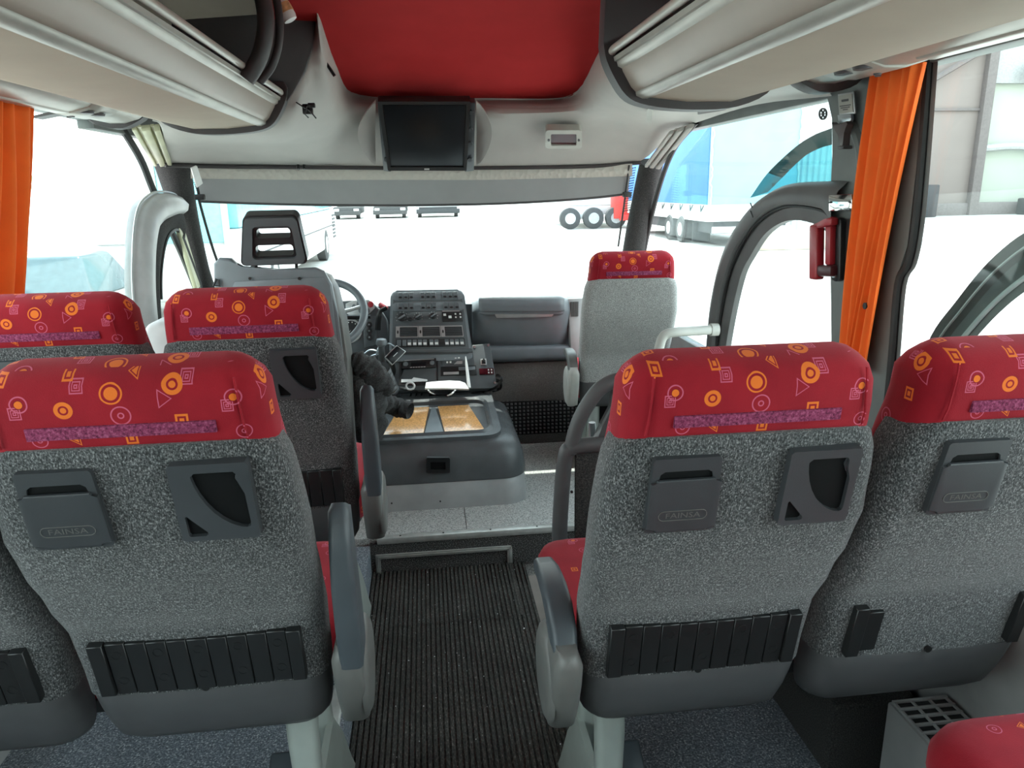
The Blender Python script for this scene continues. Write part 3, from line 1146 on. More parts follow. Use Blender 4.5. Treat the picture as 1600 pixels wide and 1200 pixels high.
        if raised:
            path = [V((xo, .170, .635)), V((xo, .155, .71)), V((xo, .142, .79)), V((xo, .140, .86)), V((xo, .146, .922)), V((xo, .150, .929))]
            hw = [.020, .021, .0205, .019, .017, .012]
            dp = [.042, .040, .036, .031, .026, .018]
        else:
            path = [V((xo, .19, .625)), V((xo, .205, .665)), V((xo, .24, .690)), V((xo, .29, .700)), V((xo, .36, .698)), V((xo, .415, .685)), V((xo, .422, .677))]
            hw = [.021, .023, .024, .024, .023, .021, .014]
            dp = [.034, .032, .026, .021, .018, .016, .009]
        rings = []
        for i, p in enumerate(path):
            tg = (path[min(i + 1, len(path) - 1)] - path[max(i - 1, 0)]).normalized()
            nn = V((1, 0, 0)).cross(tg)
            rings.append([p + V((1, 0, 0)) * x + nn * y for x, y in rrect(0, 0, hw[i] * 2, dp[i] * 2, .010, 4)])
        mb = MB()
        mb.loft(rings)
        obj('armrest', mb, M['pod' if pale else 'arm_dark'], t, ang=50)
        # pedestal: a post and a web beside the aisle
        xl = s * .125
        zf = floor_z
        for name, pts, ww, dd in (('leg', [(xl, .33, .46), (xl, .31, .36), (xl + s * .012, .27, .24), (xl + s * .02, .25, .12), (xl + s * .02, .24, zf)], .058, .05),
                                  ('leg', [(xl, .52, .46), (xl, .50, .30), (xl + s * .01, .50, .14), (xl + s * .015, .50, zf)], .05, .045),):
            rings = []
            for i, p in enumerate(pts):
                k = 1.15 - .12 * i
                rings.append([V(p) + V((x, y, 0)) for x, y in rrect(0, 0, ww * k, dd * k, .015, 3)])
            mb = MB()
            mb.loft(list(reversed(rings)))
            obj(name, mb, M['leg'], t)
        mb = MB()
        rings = []
        for z, xa, xb, ya, yb in ((zf, .150, .178, .20, .62), (zf + .04, .152, .174, .22, .60), (zf + .15, .146, .164, .28, .56), (zf + .24, .14, .156, .34, .50)):
            rings.append([V((s * xa, ya, z)), V((s * xb, ya, z)), V((s * xb, yb, z)), V((s * xa, yb, z))])
        mb.loft(rings)
        obj('side_web', mb, M['leg'], t)
        if near:
            mb = MB()
            q = Quad((s * .055 - .036, .45, zf + .20), (s * .055 + .036, .45, zf + .20), (s * .055 + .042, .35, zf + .12), (s * .055 - .042, .35, zf + .12), (0, 0, 1, 1), toward=(0, -.4, 1))
            q.slab(mb, 0, 0, 1, 1, -.012, .012, .008, 3)
            ft = obj('foot_pedal', mb, M['arm_dark'], t)
            mb = MB()
            mb.tube([(s * .06, .44, zf + .185), (s * .10, .47, zf + .20), (xl, .505, zf + .21)], .009, 8)
            obj('pedal_arm', mb, M['leg'], ft)
    else:
        mb = MB()
        for y in (.27, .54):
            mb = MB()
            mb.box(-.262 if loc[0] < 0 else -.18, y + .08, .42, .18 if loc[0] < 0 else .250, y + .12, .45, .005)
            obj('cross_beam', mb, M['black'], t)
    return t


coach_seat((-.419, 1.003, ZP + .011), 'near left aisle seat, red and grey, with its armrest raised beside the aisle', 1, True)
coach_seat((-.862, 1.003, ZP + .011), 'near left window seat, mostly cut off by the left edge of the view', 0, False)
coach_seat((.456, .945, ZP), 'red and grey aisle seat with its armrest lowered, nearest seat right of the aisle', -1, False)
coach_seat((.902, .942, ZP), 'red and grey window seat with most slats of its back pocket missing', 0, False, slats='few')
coach_seat((-.428, 1.755, ZP + .011), 'red and grey aisle seat directly behind the driver seat, armrest raised', 1, True, near=False)
coach_seat((-.872, 1.755, ZP + .011), 'second row left window seat, its red head seen below the glass', 0, False, near=False)
# guide's seat by the windscreen
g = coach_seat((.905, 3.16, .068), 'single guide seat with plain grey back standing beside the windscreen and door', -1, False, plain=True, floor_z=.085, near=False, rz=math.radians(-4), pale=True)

# the row beside the camera: only the front edges of its cushions show
for x, lb in ((.952, 'red cushion of the window seat at the bottom right corner'), (.445, 'red aisle seat cushion just showing at the bottom edge of the view')):
    t = empty('coach_seat', (x, .225, ZP + (.038 if x > .8 else -.03)), lb, 'seat', 'red and grey coach seats')
    rings = []
    for z, ins in ((.450, .02), (.465, .006), (.50, 0), (.53, 0), (.555, .008), (.570, .022), (.577, .05)):
        rings.append([V((xx, y, z)) for xx, y in rrect(0, .455, .415 - 2 * ins, .50 - 2 * ins, .07)])
    mb = MB()
    mb.loft(rings)
    obj('seat_cushion', mb, M['red'], t, ang=60)
    mb = MB()
    mb.loft([[V((xx, y, z)) for xx, y in rrect(0, .43, ww, .44, .06)] for z, ww in ((.455, .40), (.42, .38), (.405, .34))])
    obj('seat_pan', mb, M['shell'], t)
    for xx in (-.15, .15):
        mb = MB()
        mb.tube([(xx, .40, .41), (xx, .40, -.038 if x > .8 else .03)], .02, 10)
        obj('leg', mb, M['leg'], t)

# heater under the right window seat
t = empty('heater', (1.09, 1.21, ZP), 'grey floor heater with a barred top grille under the right window', 'heater')
mb = MB()
mb.box(-.075, -.16, 0, .07, .14, .275, .006)
obj('case', mb, M['cover_pale'], t)
mb = MB()
mb.box(-.066, -.150, .270, .062, .130, .2765)
obj('grille_well', mb, M['black'], t)
for k in range(12):
    mb = MB()
    y = -.15 + .28 * k / 11
    mb.box(-.070, y - .003, .273, .066, y + .003, .283, .001, 1)
    obj('bar', mb, M['cover_pale'], t)
for k in range(4):
    mb = MB()
    x = -.066 + .128 * k / 3
    mb.box(x - .003, -.154, .273, x + .003, .134, .2815, .001, 1)
    obj('bar', mb, M['cover_pale'], t)
mb = MB()
mb.box(.93, 1.42, ZP, 1.15, 1.95, ZP + .22, .02)
obj('wheel_box', mb, M['carpet_dark'], None, 'dark carpeted box on the floor beneath the right window seat', 'box')

# ------------------------------------------------------------------ luggage racks
def lift(x, z, dz):
    f = max(0.0, min(1.0, (x - .90) / .07))
    return z + dz * f * f * (3 - 2 * f)


def rack(s, y0, y1, xc, label, dz=0.0):
    """s = -1 left, +1 right; xc shifts the section sideways"""
    X = lambda a: s * a + xc
    t = empty('luggage_rack', (0, y0, 0), label, 'luggage rack', 'overhead luggage racks')
    o = y0

    def ext(pts, ya=y0, yb=y1):
        mb = MB()
        a = [V((X(x), ya - o, lift(x, z, dz))) for x, z in pts]
        b = [V((X(x), yb - o, lift(x, z, dz))) for x, z in pts]
        return mb.prism(a, b)

    # underside panel, thin, with the outer trough; inner lining above
    obj('underside_panel', ext([(.585, 1.800), (.70, 1.788), (.82, 1.788), (.93, 1.806), (.965, 1.822), (.965, 1.834), (.93, 1.820), (.82, 1.802), (.70, 1.802), (.585, 1.812)]), M['beige'], t, ang=60)
    obj('shelf', ext([(.52, 1.890), (.60, 1.845), (.98, 1.845), (1.18, 1.87), (1.18, 2.25), (1.165, 2.25), (1.165, 1.885), (.98, 1.858), (.60, 1.858), (.53, 1.898)]), M['beige'], t)
    obj('lamp_cover', ext([(.520, 1.876), (.525, 1.862), (.548, 1.824), (.562, 1.811), (.572, 1.812), (.600, 1.845), (.55, 1.88)]), M['diffuser'], t, ang=50)
    obj('lower_bead', ext([(.560, 1.812), (.562, 1.803), (.578, 1.796), (.592, 1.796), (.596, 1.804), (.575, 1.812)]), M['rail'], t, ang=60)
    obj('upper_bead', ext([(.508, 1.888), (.512, 1.874), (.524, 1.868), (.530, 1.880), (.522, 1.892)]), M['satin'], t, ang=60)
    obj('groove_bead', ext([(.500, 1.896), (.503, 1.886), (.512, 1.884), (.518, 1.894), (.512, 1.902)]), M['rail'], t, ang=60)
    mb = MB()
    mb.tube([(X(.496), 0, 1.912), (X(.496), y1 - o - .03, 1.912), (X(.497), y1 - o - .015, 1.910)], .0105, 12)
    obj('front_rail', mb, M['satin'], t)
    # service rail with reading lamps
    secs = []
    for x, z in ((.965, 1.836), (.972, 1.820), (1.00, 1.800), (1.05, 1.786), (1.10, 1.786), (1.15, 1.80), (1.185, 1.83), (1.185, 1.86), (.98, 1.85)):
        secs.append((x, z))
    obj('service_rail', ext(secs, yb=y1 - .02), M['rail'], t, ang=60)
    obj('ribbed_strip', ext([(1.055, 1.7868), (1.058, 1.782), (1.070, 1.781), (1.10, 1.782), (1.13, 1.789), (1.15, 1.797), (1.152, 1.801), (1.10, 1.789)], yb=y1 - .42), M['satin'], t, ang=60)
    obj('gap_shadow_strip', ext([(.955, 1.826), (.968, 1.815), (.976, 1.818), (.968, 1.836)], yb=y1 - .1), M['black'], t)  # solid black strip standing in for the shade between panel and rail
    return t, X, o


t, X, o = rack(-1, -2.6, 2.96, 0.0, 'left overhead luggage rack with glossy lamp cover, open above, ending in a dark hoop', .022)
RL = t


def end_ring(t, X, o, Y, depth, label=None, zt=2.25, dz=0.0):
    """dark moulding closing the front end of a rack"""
    pts = [(.474, 1.93), (.477, 1.91), (.484, 1.885), (.505, 1.845), (.535, 1.805), (.575, 1.784), (.65, 1.772), (.75, 1.768), (.84, 1.776), (.92, 1.800), (.965, 1.822), (1.0, 1.80), (1.05, 1.776), (1.10, 1.770), (1.17, 1.79), (1.20, 1.83), (1.20, 1.88), (.60, 1.90)]
    c = catmull([V((a, 0, lift(a, b, dz))) for a, b in pts[:16]], 3) + [V((1.20, 0, zt)), V((.485, 0, zt))]
    mb = MB()
    mb.prism([V((X(p.x), Y - o, p.z)) for p in c], [V((X(p.x), Y - o + depth, p.z)) for p in c], .006, 2, ends_only=True)
    return obj('end_moulding', mb, M['ring'], t, label, ang=50)


end_ring(t, X, o, 2.955, .055, 'dark brown end moulding', 1.95, .022)
# hoop that closes the open rack, and the lined end panel behind it
P = catmull([aY(x, y, 2.36) - V((0, o, 0)) for x, y in ((385, 124), (397, 106), (408, 82), (414, 55), (415, 25), (410, -5), (400, -45))], 5)
mb = MB()
mb.tube(P, .030, 12, sy=.8)
obj('end_hoop', mb, M['ring'], t)
P = catmull([aY(x, y, 2.42) - V((0, o, 0)) for x, y in ((406, 128), (424, 105), (434, 75), (437, 45), (434, 10), (424, -30))], 5)
mb = MB()
mb.tube(P, .012, 10)
obj('hoop_bead', mb, M['ring'], t)
mb = MB()
q = Quad(aY(300, 20, 2.95), aY(500, 20, 3.0), aY(500, 180, 3.0), aY(300, 180, 2.95), (300, 20, 500, 180))
q.poly(mb, [(270, 36), (294, 31), (397, 24), (440, 23), (490, 24), (493, 34), (488, 73), (477, 110), (457, 143), (448, 158), (380, 158), (270, 110)], -.02, .012, .006)
mb.xf(Matrix.Translation((0, -o, 0)))
obj('end_panel', mb, M['ring'], t)
# small pale unit with reading lamps on the service rails
def lamp_unit(t, X, o, y, label=None, dz=0.0):
    mb = MB()
    pts = [(.968, 1.822), (1.00, 1.796), (1.05, 1.781), (1.10, 1.781), (1.155, 1.797), (1.16, 1.81), (1.05, 1.80), (.98, 1.83)]
    mb.prism([V((X(a), y - o, lift(a, b, dz))) for a, b in pts], [V((X(a), y + .20 - o, lift(a, b, dz))) for a, b in pts], .002, 1)
    u = obj('lamp_unit', mb, M['rail'], t, ang=50)
    for dy, x, r in ((.05, 1.03, .026), (.13, 1.03, .026), (.09, 1.09, .010), (.12, 1.11, .008)):
        z = lift(x, 1.781 + (.006 if x < 1.05 else 0), dz)
        mb = MB()
        mb.tube([(X(x), y + dy - o, z + .004), (X(x), y + dy - o, z - .003)], [r, r * .9], 14)
        l = obj('lamp_lens', mb, M['shell'], u)
    return u


lamp_unit(t, X, o, 2.52, None, .022)
lamp_unit(t, X, o, 1.55, None, .022)
mb = MB()
mb.prism([V((X(a), 2.60 - o, b)) for a, b in ((1.13, 1.81), (1.20, 1.797), (1.20, 1.804), (1.13, 1.82))], [V((X(a), 2.66 - o, b)) for a, b in ((1.13, 1.81), (1.20, 1.797), (1.20, 1.804), (1.13, 1.82))])
obj('blind_hook', mb, M['shell'], t)

t, X, o = rack(1, -2.6, 2.0, 0.0, 'right overhead luggage rack with glossy lamp cover above the door and curtain', .045)
RR = t
end_ring(t, X, o, 1.985, .06, 'dark brown end moulding', 2.25, .04)
mb = MB()
q = Quad(aY(1115, 85, 1.85), aY(1215, 62, 1.6), aY(1300, 100, 1.6), aY(1200, 128, 1.9), (0, 0, 1, 1))
lamp_unit(t, X, o, 1.68, None, .045)
# loose edge of the underside panel hanging open
mb = MB()
pts = [aY(1183, 113, 1.93), aY(1200, 108, 1.92), aY(1290, 82, 1.72), aY(1380, 62, 1.5), aY(1378, 64, 1.5), aY(1290, 90, 1.72), aY(1215, 122, 1.93), aY(1190, 120, 1.95)]
mb.prism([p - V((0, o, 0)) for p in pts], [p + V((0, -o, .006)) for p in pts])
obj('sagging_flap', mb, M['head'], t)
q = Quad(aY(1090, 158, 2.08), aY(1133, 152, 2.08), aY(1133, 162, 2.08), aY(1090, 169, 2.08), (0, 0, 1, 1))
mb = MB()
q.slab(mb, 0, 0, 1, 1, 0, .01, .003)
mb.xf(Matrix.Translation((0, -o, 0)))
obj('pale_latch', mb, M['cover_pale'], t)
RR.location.z = -.018

# white capped tube with an orange sticker, upper left
p0, p1 = aY(430, -12, 2.72), aY(455, 33, 2.72)
t = empty('capped_tube', p0, 'white capped tube with an orange sticker wedged beside the left rack hoop', 'tube')
d = p1 - p0
mb = MB()
mb.tube([V((0, 0, 0)), d * .12, d * .2, d * .84, d * .97, d], [.014, .020, .023, .025, .022, .014], 16)
obj('tube_body', mb, M['white'], t)
mb = MB()
mb.tube([d * .42, d * .72], [.0252, .0258], 16)
obj('sticker', mb, plastic('orange_cream_sticker', (.75, .42, .2), .5, var=.4, scale=40, bump=0), t)

# curtains: gathered cloth hanging at the windows
def curtain(top, bot, folds, amp, label, s, n=72):
    """top, bot: functions f in 0..1 -> point on the upper and lower hem"""
    rows = []
    R = 14
    for i in range(R + 1):
        v = i / R
        row = []
        for k in range(n + 1):
            f = k / n
            p = top(f).lerp(bot(f), v)
            a = math.sin(f * folds * 2 * math.pi + .6 * math.sin(v * 2.5 + f * 5)) * amp * (1 - .25 * v)
            a += .35 * amp * math.sin(f * folds * 5.1 + v * 3)
            b = .010 * math.sin(v * 3.1 + f * 7)
            row.append(p + V((-s * (a + amp), b, 0)))
        rows.append(row)
    mb = MB()
    mb.grid(rows, .0025, (-s, 0, 0))
    return obj('curtain', mb, M['orange'], None, label, 'curtain', ang=80)


xr = 1.185
T0, T1, B0, B1 = aX(1378, 112, xr), aX(1452, 96, xr), aX(1322, 545, xr), aX(1362, 540, xr)
B0.z = B1.z = 1.06
cr = curtain(lambda f: T0.lerp(T1, f), lambda f: B0.lerp(B1, f), 5, .014, 'gathered bright orange curtain tied at the right pillar', 1)
mb = MB()
p = aX(1354, 478, 1.165)
mb.tube([p, p + V((-.006, 0, 0))], .009, 12)
obj('press_stud', mb, M['bolt'], cr)
xl = -1.13
a0, a1 = aX(-60, 150, xl), aX(40, 158, xl)
b0, b1 = aX(-60, 470, xl), aX(22, 465, xl)
curtain(lambda f: a0.lerp(a1, f) , lambda f: b0.lerp(b1, f), 4, .022, 'gathered orange curtain cut off by the left frame edge', -1)

# ------------------------------------------------------------------ things on the bulkhead
# folding monitor
q = Quad(aY(590, 158, 3.42), aY(735, 158, 3.42), aY(729, 266, 3.74), aY(606, 266, 3.74), (0, 0, 145, 108))
t = empty('monitor', q.p(72, 54), 'dark folding monitor hung from the middle of the grey bulkhead', 'monitor')
off = -q.p(72, 54)


def qobj(name, f, m, parent, origin, **k):
    mb = MB()
    f(mb)
    mb.xf(Matrix.Translation(-V(origin)))
    return obj(name, mb, m, parent, **k)


O = q.p(72, 54)
qobj('case', lambda b: q.slab(b, 0, 0, 145, 108, -.035, -.002, .004), M['black'], t, O)
qobj('screen', lambda b: q.slab(b, 8, 6, 137, 100, -.004, .0005, .001), M['screen'], t, O)
qobj('bezel_edge', lambda b: b.plate([(0, 0), (145, 0), (145, 108), (0, 108)], [[(6, 4), (139, 4), (139, 102), (6, 102)]], q.p, -.004, .003), M['black'], t, O)
qobj('maker_mark', lambda b: [q.slab(b, 67 + 2.4 * i, 104, 68.7 + 2.4 * i, 106.5, .0025, .0035) for i in range(4)], M['white'], t, O)
qa = Quad(aY(588, 157, 3.50), aY(606, 157, 3.50), aY(612, 266, 3.86), aY(598, 264, 3.86), (0, 0, 1, 1))
qb = Quad(aY(728, 157, 3.50), aY(744, 158, 3.50), aY(742, 264, 3.86), aY(724, 266, 3.86), (0, 0, 1, 1))
for qq in (qa, qb):
    mb = MB()
    qq.slab(mb, .1, 0, .9, 1, -.02, .012, .003)
    for v in (.12, .36, .56, .80):
        qq.disk(mb, .5, v, .22, .03, .010, .018, 10)
    mb.xf(Matrix.Translation(-O))
    obj('bracket', mb, M['holder'], t)
for sx, (xa, xb) in ((-1, (587, 560)), (1, (744, 768))):
    pts = [aY(xa, 158, 3.52), aY(xa + sx * 14, 175, 3.55), aY(xb, 200, 3.60), aY(xb + (-2) * sx, 225, 3.68), aY(xa + sx * 10, 250, 3.80), aY(xa + sx * 1, 258, 3.88)]
    c = catmull(pts, 4)
    ctr = [p.lerp(aY(xa, 158 + 100 * i / (len(c) - 1), 3.50 + .38 * i / (len(c) - 1)), .98) for i, p in enumerate(c)]
    mb = MB()
    mb.loft([c, ctr], closed=False)
    ext_ = [p + V((0, .02, .01)) for p in c]
    mb.loft([c, ext_], closed=False)
    mb.xf(Matrix.Translation(-O))
    obj('cheek_panel', mb, M['head'], t)
# clock display
q = Quad(aY(852, 200, 3.60), aY(909, 200, 3.60), aY(909, 229, 3.74), aY(852, 229, 3.74), (852, 200, 909, 229))
O = q.p(880, 214)
t = empty('clock_display', O, 'small framed digital display set in the bulkhead right of the monitor', 'display')
qobj('frame', lambda b: b.plate(rrect(880.5, 214.5, 57, 29, 5), [rrect(880.5, 215, 40, 18, 2)], q.p, -.02, .012), M['rail'], t, O)
qobj('display', lambda b: q.slab(b, 860, 205, 901, 225, -.015, .004), M['led'], t, O)
qobj('screw', lambda b: [q.disk(b, x, 215, 2, 2, .011, .014, 8) for x in (857, 904)], M['bolt'], t, O)
# dangling clip and slits on the left module
t = empty('cable_clip', aY(483, 172, 3.08), 'small black cable clip with loose wires poking from the left bulkhead', 'clip')
O = aY(483, 172, 3.08)
mb = MB()
mb.box(-.022, -.03, -.018, .016, .0, .020, .005)
mb.box(.002, -.045, .004, .028, -.02, .022, .003)
obj('clip_body', mb, M['bolt'], t)
mb = MB()
mb.tube([aY(463, 160, 3.045) - O, aY(475, 168, 3.03) - O, aY(483, 172, 3.03) - O, aY(494, 185, 3.05) - O], .0025, 6)
mb.tube([aY(480, 165, 3.03) - O, aY(476, 178, 3.03) - O, aY(482, 184, 3.04) - O], .0025, 6)
obj('wire', mb, M['bolt'], t)
mb = MB()
mb.tube([aY(500, 84, 3.085), aY(523, 119, 3.085)], .006, 6)
st('slit', mb, M['bolt'], bulk)
mb = MB()
q = Quad(aY(1010, 165, 2.94), aY(1020, 163, 2.9), aY(1020, 188, 3.1), aY(1012, 189, 3.12), (0, 0, 1, 1))
q.disk(mb, .5, .5, .5, .5, -.01, .012, 14)
st('pale_cap', mb, M['rail'], bulk)

# windscreen blind: patterned roller above, grey cloth below
mb = MB()
rows = []
xs = [298, 380, 470, 560, 660, 760, 850, 930, 988]
Yb = lambda px: 4.06 - .20 * abs((px - 645) / 345) ** 2.4
rows.append([aY(x, 256, Yb(x)) for x in xs])
rows.append([aY(x, 268, Yb(x) - .01) for x in xs])
yb1 = [279, 280, 281, 281, 281, 281, 279, 277, 275]
rows.append([aY(x, y, Yb(x)) for x, y in zip(xs, yb1)])
G = refine(rows, 3, 4)
mb.grid(G, .02, (0, 1, 0))
tb = empty('sun_blind', (0, 0, 0), 'grey roller sun blind pulled a little way down across the windscreen', 'blind')
hb = M['head'].copy()
t_ = hb.node_tree
pv = plastic('embossed_blind_vinyl', (.50, .48, .43), .6, var=.03, bump=0)
tt = pv.node_tree
co = N(tt, 'ShaderNodeTexCoord')
vo = N(tt, 'ShaderNodeTexVoronoi')
vo.inputs['Scale'].default_value = 38
tt.links.new(co.outputs['Object'], vo.inputs['Vector'])
bpn = N(tt, 'ShaderNodeBump')
bpn.inputs['Strength'].default_value = .6
bpn.inputs['Distance'].default_value = .01
tt.links.new(vo.outputs['Distance'], bpn.inputs['Height'])
tt.links.new(bpn.outputs['Normal'], tt.nodes['Principled BSDF'].inputs['Normal'])
obj('upper_band', mb, pv, tb, 'pale embossed upper band', ang=60)
xs2 = [314, 390, 470, 560, 650, 760, 850, 930, 981]
xs1 = [303, 384, 470, 560, 655, 760, 850, 930, 985]
yt = [279, 280, 281, 281, 281, 281, 279, 277, 275]
yb_ = [315, 318, 320, 321, 321, 319, 315, 309, 303]
rows = [[aY(x, y, Yb(x) + .01) for x, y in zip(xs1, yt)], [aY(x, y, Yb(x) + .012) for x, y in zip(xs2, yb_)]]
rows.insert(1, [a.lerp(b, .5) + V((0, .004, 0)) for a, b in zip(*rows)])
mb = MB()
mb.grid(refine(rows, 3, 4), .004, (0, 1, 0))
obj('blind_cloth', mb, M['blind'], tb, ang=60)
mb = MB()
mb.tube(catmull([aY(x, y, Yb(x) + .012) for x, y in zip(xs2, yb_)], 4), .006, 8)
obj('bottom_bar', mb, M['shell'], tb)
for xx, pts in ((0, [(300, 260, 3.80), (310, 300, 3.84), (312, 316, 3.86), (330, 380, 3.98), (342, 415, 4.02)]), (1, [(983, 258, 3.86), (975, 320, 3.90), (966, 385, 3.98)])):
    mb = MB()
    mb.tube(catmull([aY(*p) for p in pts], 4), .005 if xx else .007, 7)
    obj('guide_cord', mb, M['seal'], tb)
for px, py, Y in ((312, 308, 3.83), (980, 304, 3.88)):
    mb = MB()
    p = aY(px, py, Y)
    mb.box(p.x - .022, p.y - .01, p.z - .014, p.x + .022, p.y + .02, p.z + .014, .005)
    obj('end_fitting', mb, M['seal'], tb)
# dotted corner shading on the windscreen glass
for nm, qd in (('l', Quad(aY(291, 256, 4.0), aY(301, 258, 4.0), aY(324, 311, 4.02), aY(312, 312, 4.02), (0, 0, 5, 18))), ('r', Quad(aY(984, 262, 3.95), aY(994, 260, 3.95), aY(984, 330, 4.0), aY(974, 332, 4.0), (0, 0, 5, 18)))):
    mb = MB()
    for i in range(5):
        for j in range(18):
            qd.slab(mb, i + .15, j + .15, i + .8, j + .7, 0, .001)
    tag(st('frit_dots', mb, M['seal'], w1, flat=True), kind='stuff')

# ------------------------------------------------------------------ driver's seat
O = aY(440, 500, 3.0)
O.z = ZF
t = empty('driver_seat', O, 'tall dark grey driver seat with an open slotted headrest, in front of the steering wheel', 'seat')
LO = Matrix.Translation(-O)


def lobj(name, mb, m, parent, **k):
    mb.xf(LO)
    return obj(name, mb, m, parent, **k)


# back: outline of the rear face swept forward
rear = [(338, 560), (336, 470), (333, 412), (342, 403), (360, 404), (368, 412), (376, 421), (430, 421), (492, 418), (506, 424), (518, 445), (527, 490), (536, 560), (545, 700), (430, 705), (345, 705)]
c = [aY(x, y, 2.98) for x, y in rear]
mb = MB()
mb.prism(c, [p + V((0, .035, .0)) for p in c], .010, 3, ends_only=True)
bk = lobj('back_panel', mb, M['dash'], t)
side_c = [(352, 705), (346, 480), (345, 420), (352, 412), (366, 418), (374, 428), (430, 428), (494, 425), (510, 432), (522, 452), (533, 500), (542, 560), (550, 705)]
c2 = [aY(x, y, 3.01) for x, y in side_c]
mb = MB()
mb.prism(c2, [p + V((.012, .12, -.004)) for p in c2], .03, 4, ends_only=True)
lobj('back_cushion', mb, M['pod'], t)
q = Quad(aY(360, 436, 2.978), aY(515, 432, 2.978), aY(530, 560, 2.978), aY(356, 560, 2.978), (0, 0, 1, 1))
mb = MB()
q.poly(mb, [(.02, .12), (.05, .03), (.95, .0), (1, .1), (1.0, 1), (0, 1)], .0, .006, .004)
lobj('panel_relief', mb, M['dash'], bk)
for px in (391, 468):
    mb = MB()
    p = aY(px, 435, 2.972)
    mb.tube([p, p + V((0, -.006, 0))], .006, 10)
    lobj('bolt', mb, M['bolt'], bk)
# headrest with two open slots
q = Quad(aY(379, 337, 2.92), aY(464, 335, 2.92), aY(482, 412, 2.98), aY(376, 416, 2.98), (0, 0, 100, 80))
outer = rrect(50, 40, 100, 80, 9, 4)
s1 = rrect(53, 28.5, 57, 15.5, 5, 4)
s2 = rrect(52, 56, 59, 17.5, 5, 4)
mb = MB()
mb.plate(outer, [s1, s2], q.p, -.055, .0)
hr = lobj('headrest', mb, M['black'], t)
mb = MB()
mb.plate(rrect(50, 40, 94, 74, 8, 4), [rrect(52, 42, 68, 52, 7, 4)], q.p, -.002, .014)
lobj('headrest_pad', mb, M['dash_dark'], hr)
for px in (400, 463):
    mb = MB()
    mb.tube([aY(px, 408, 3.0), aY(px + 1, 440, 3.02)], .006, 8)
    lobj('headrest_post', mb, M['bolt'], t)
mb = MB()
c = aY(430, 640, 3.25)
mb.loft([[V((x, y, z)) for x, y in rrect(c.x, 3.33, .50 - i, .52 - i, .07)] for z, i in ((.50, .03), (.53, 0), (.60, 0), (.64, .04), (.65, .09))])
lobj('seat_cushion', mb, M['carpet_dark'], t, ang=60)
mb = MB()
mb.loft([[V((x, y, z)) for x, y in rrect(c.x, 3.33, ww, ww, .05)] for z, ww in ((ZF, .40), (.22, .34), (.40, .34), (.50, .42))])
lobj('seat_base', mb, M['black'], t)
mb = MB()
mb.tube([aY(338, 436, 2.97), aY(334, 446, 2.97), aY(343, 447, 2.97), aY(342, 437, 2.97)], .005, 6, closed=True)
lobj('belt_guide', mb, M['black'], t)

# pale cabinet beside the driver's arch
O = aY(243, 530, 2.55)
mb = MB()
P = [(222, 640), (222, 520), (230, 506), (246, 503), (300, 503), (300, 640)]
c = [aY(x, y, 2.55) for x, y in P]
c[0].z = c[-1].z = ZP
mb.prism(c, [p + V((0, .30, 0)) for p in c], .02, 3)
obj('side_cabinet', mb, M['arch_pale'], None, 'pale grey rounded cabinet behind the driver, showing between two red seat heads', 'cabinet')

# driver's window arch at the left
ao = [(0, 3.10, .55), (0, 3.13, 1.08), (0, 3.205, 1.323), (0, 3.324, 1.492), (0, 3.50, 1.555), (0, 3.68, 1.565), (0, 3.82, 1.555), (0, 3.87, 1.54)]
ai = [(0, 3.30, .55), (0, 3.315, 1.03), (0, 3.375, 1.25), (0, 3.47, 1.385), (0, 3.57, 1.435), (0, 3.70, 1.455), (0, 3.83, 1.465), (0, 3.88, 1.462)]
co_, ci_ = catmull(ao, 6), catmull(ai, 6)
w5 = st('window_5', pane([(3.05, .90), (3.12, 1.25), (3.32, 1.47), (3.6, 1.54), (3.85, 1.50), (4.12, 1.0), (4.12, .90)], -1.21), M['glass'])
rings = []
for fr, x in ((0, -1.22), (0, -1.185), (.10, -1.158), (.40, -1.140), (.75, -1.148), (.98, -1.172), (1.0, -1.22)):
    rings.append([V((x, sub(p, q_, fr).y, sub(p, q_, fr).z)) for p, q_ in zip(co_, ci_)])
rings.append(rings[0])
mb = MB()
mb.loft(rings, closed=False)
st('window_arch', mb, M['arch_pale'], w5, ang=50)
mb = MB()
mb.tube([(-1.185, p.y - .008, p.z + .006) for p in co_], .005, 6)
st('edge_bead', mb, M['silver'], w5)
# dark inner lining of the arch and the small quarter window in it
inn = catmull([(0, 3.32, .55), (0, 3.42, 1.03), (0, 3.47, 1.20), (0, 3.56, 1.32), (0, 3.66, 1.385), (0, 3.78, 1.40), (0, 3.84, 1.36), (0, 3.86, 1.30)], 6)
rings = []
for fr, x in ((0, -1.172), (.35, -1.165), (1.0, -1.185), (1.0, -1.20), (0, -1.20)):
    rings.append([V((x, sub(p, q_, fr).y, sub(p, q_, fr).z)) for p, q_ in zip(ci_, inn)])
rings.append(rings[0])
mb = MB()
mb.loft(rings, closed=False)
st('arch_lining', mb, M['carpet_dark'], w5, ang=50)
mb = MB()
mb.tube([(-1.188, p.y + .012, p.z - .008) for p in inn[8:]], .009, 8)
mb.tube([V((-1.188, 3.84, 1.36)), V((-1.188, 4.02, 1.12)), V((-1.188, 4.10, .95))], .016, 8)
mb.tube([V((-1.188, 3.40, 1.005)), V((-1.188, 3.7, 1.04)), V((-1.188, 4.04, 1.09))], .011, 8)
st('quarter_frame', mb, M['seal'], w5)
mb = MB()
q = Quad((-1.19, 3.80, 1.40), (-1.19, 3.88, 1.40), (-1.19, 4.10, .98), (-1.19, 4.02, .98), (0, 0, 1, 1))
q.slab(mb, 0, 0, 1, 1, -.01, .012, .003)
st('quarter_post', mb, M['yellow_metal'], w5)

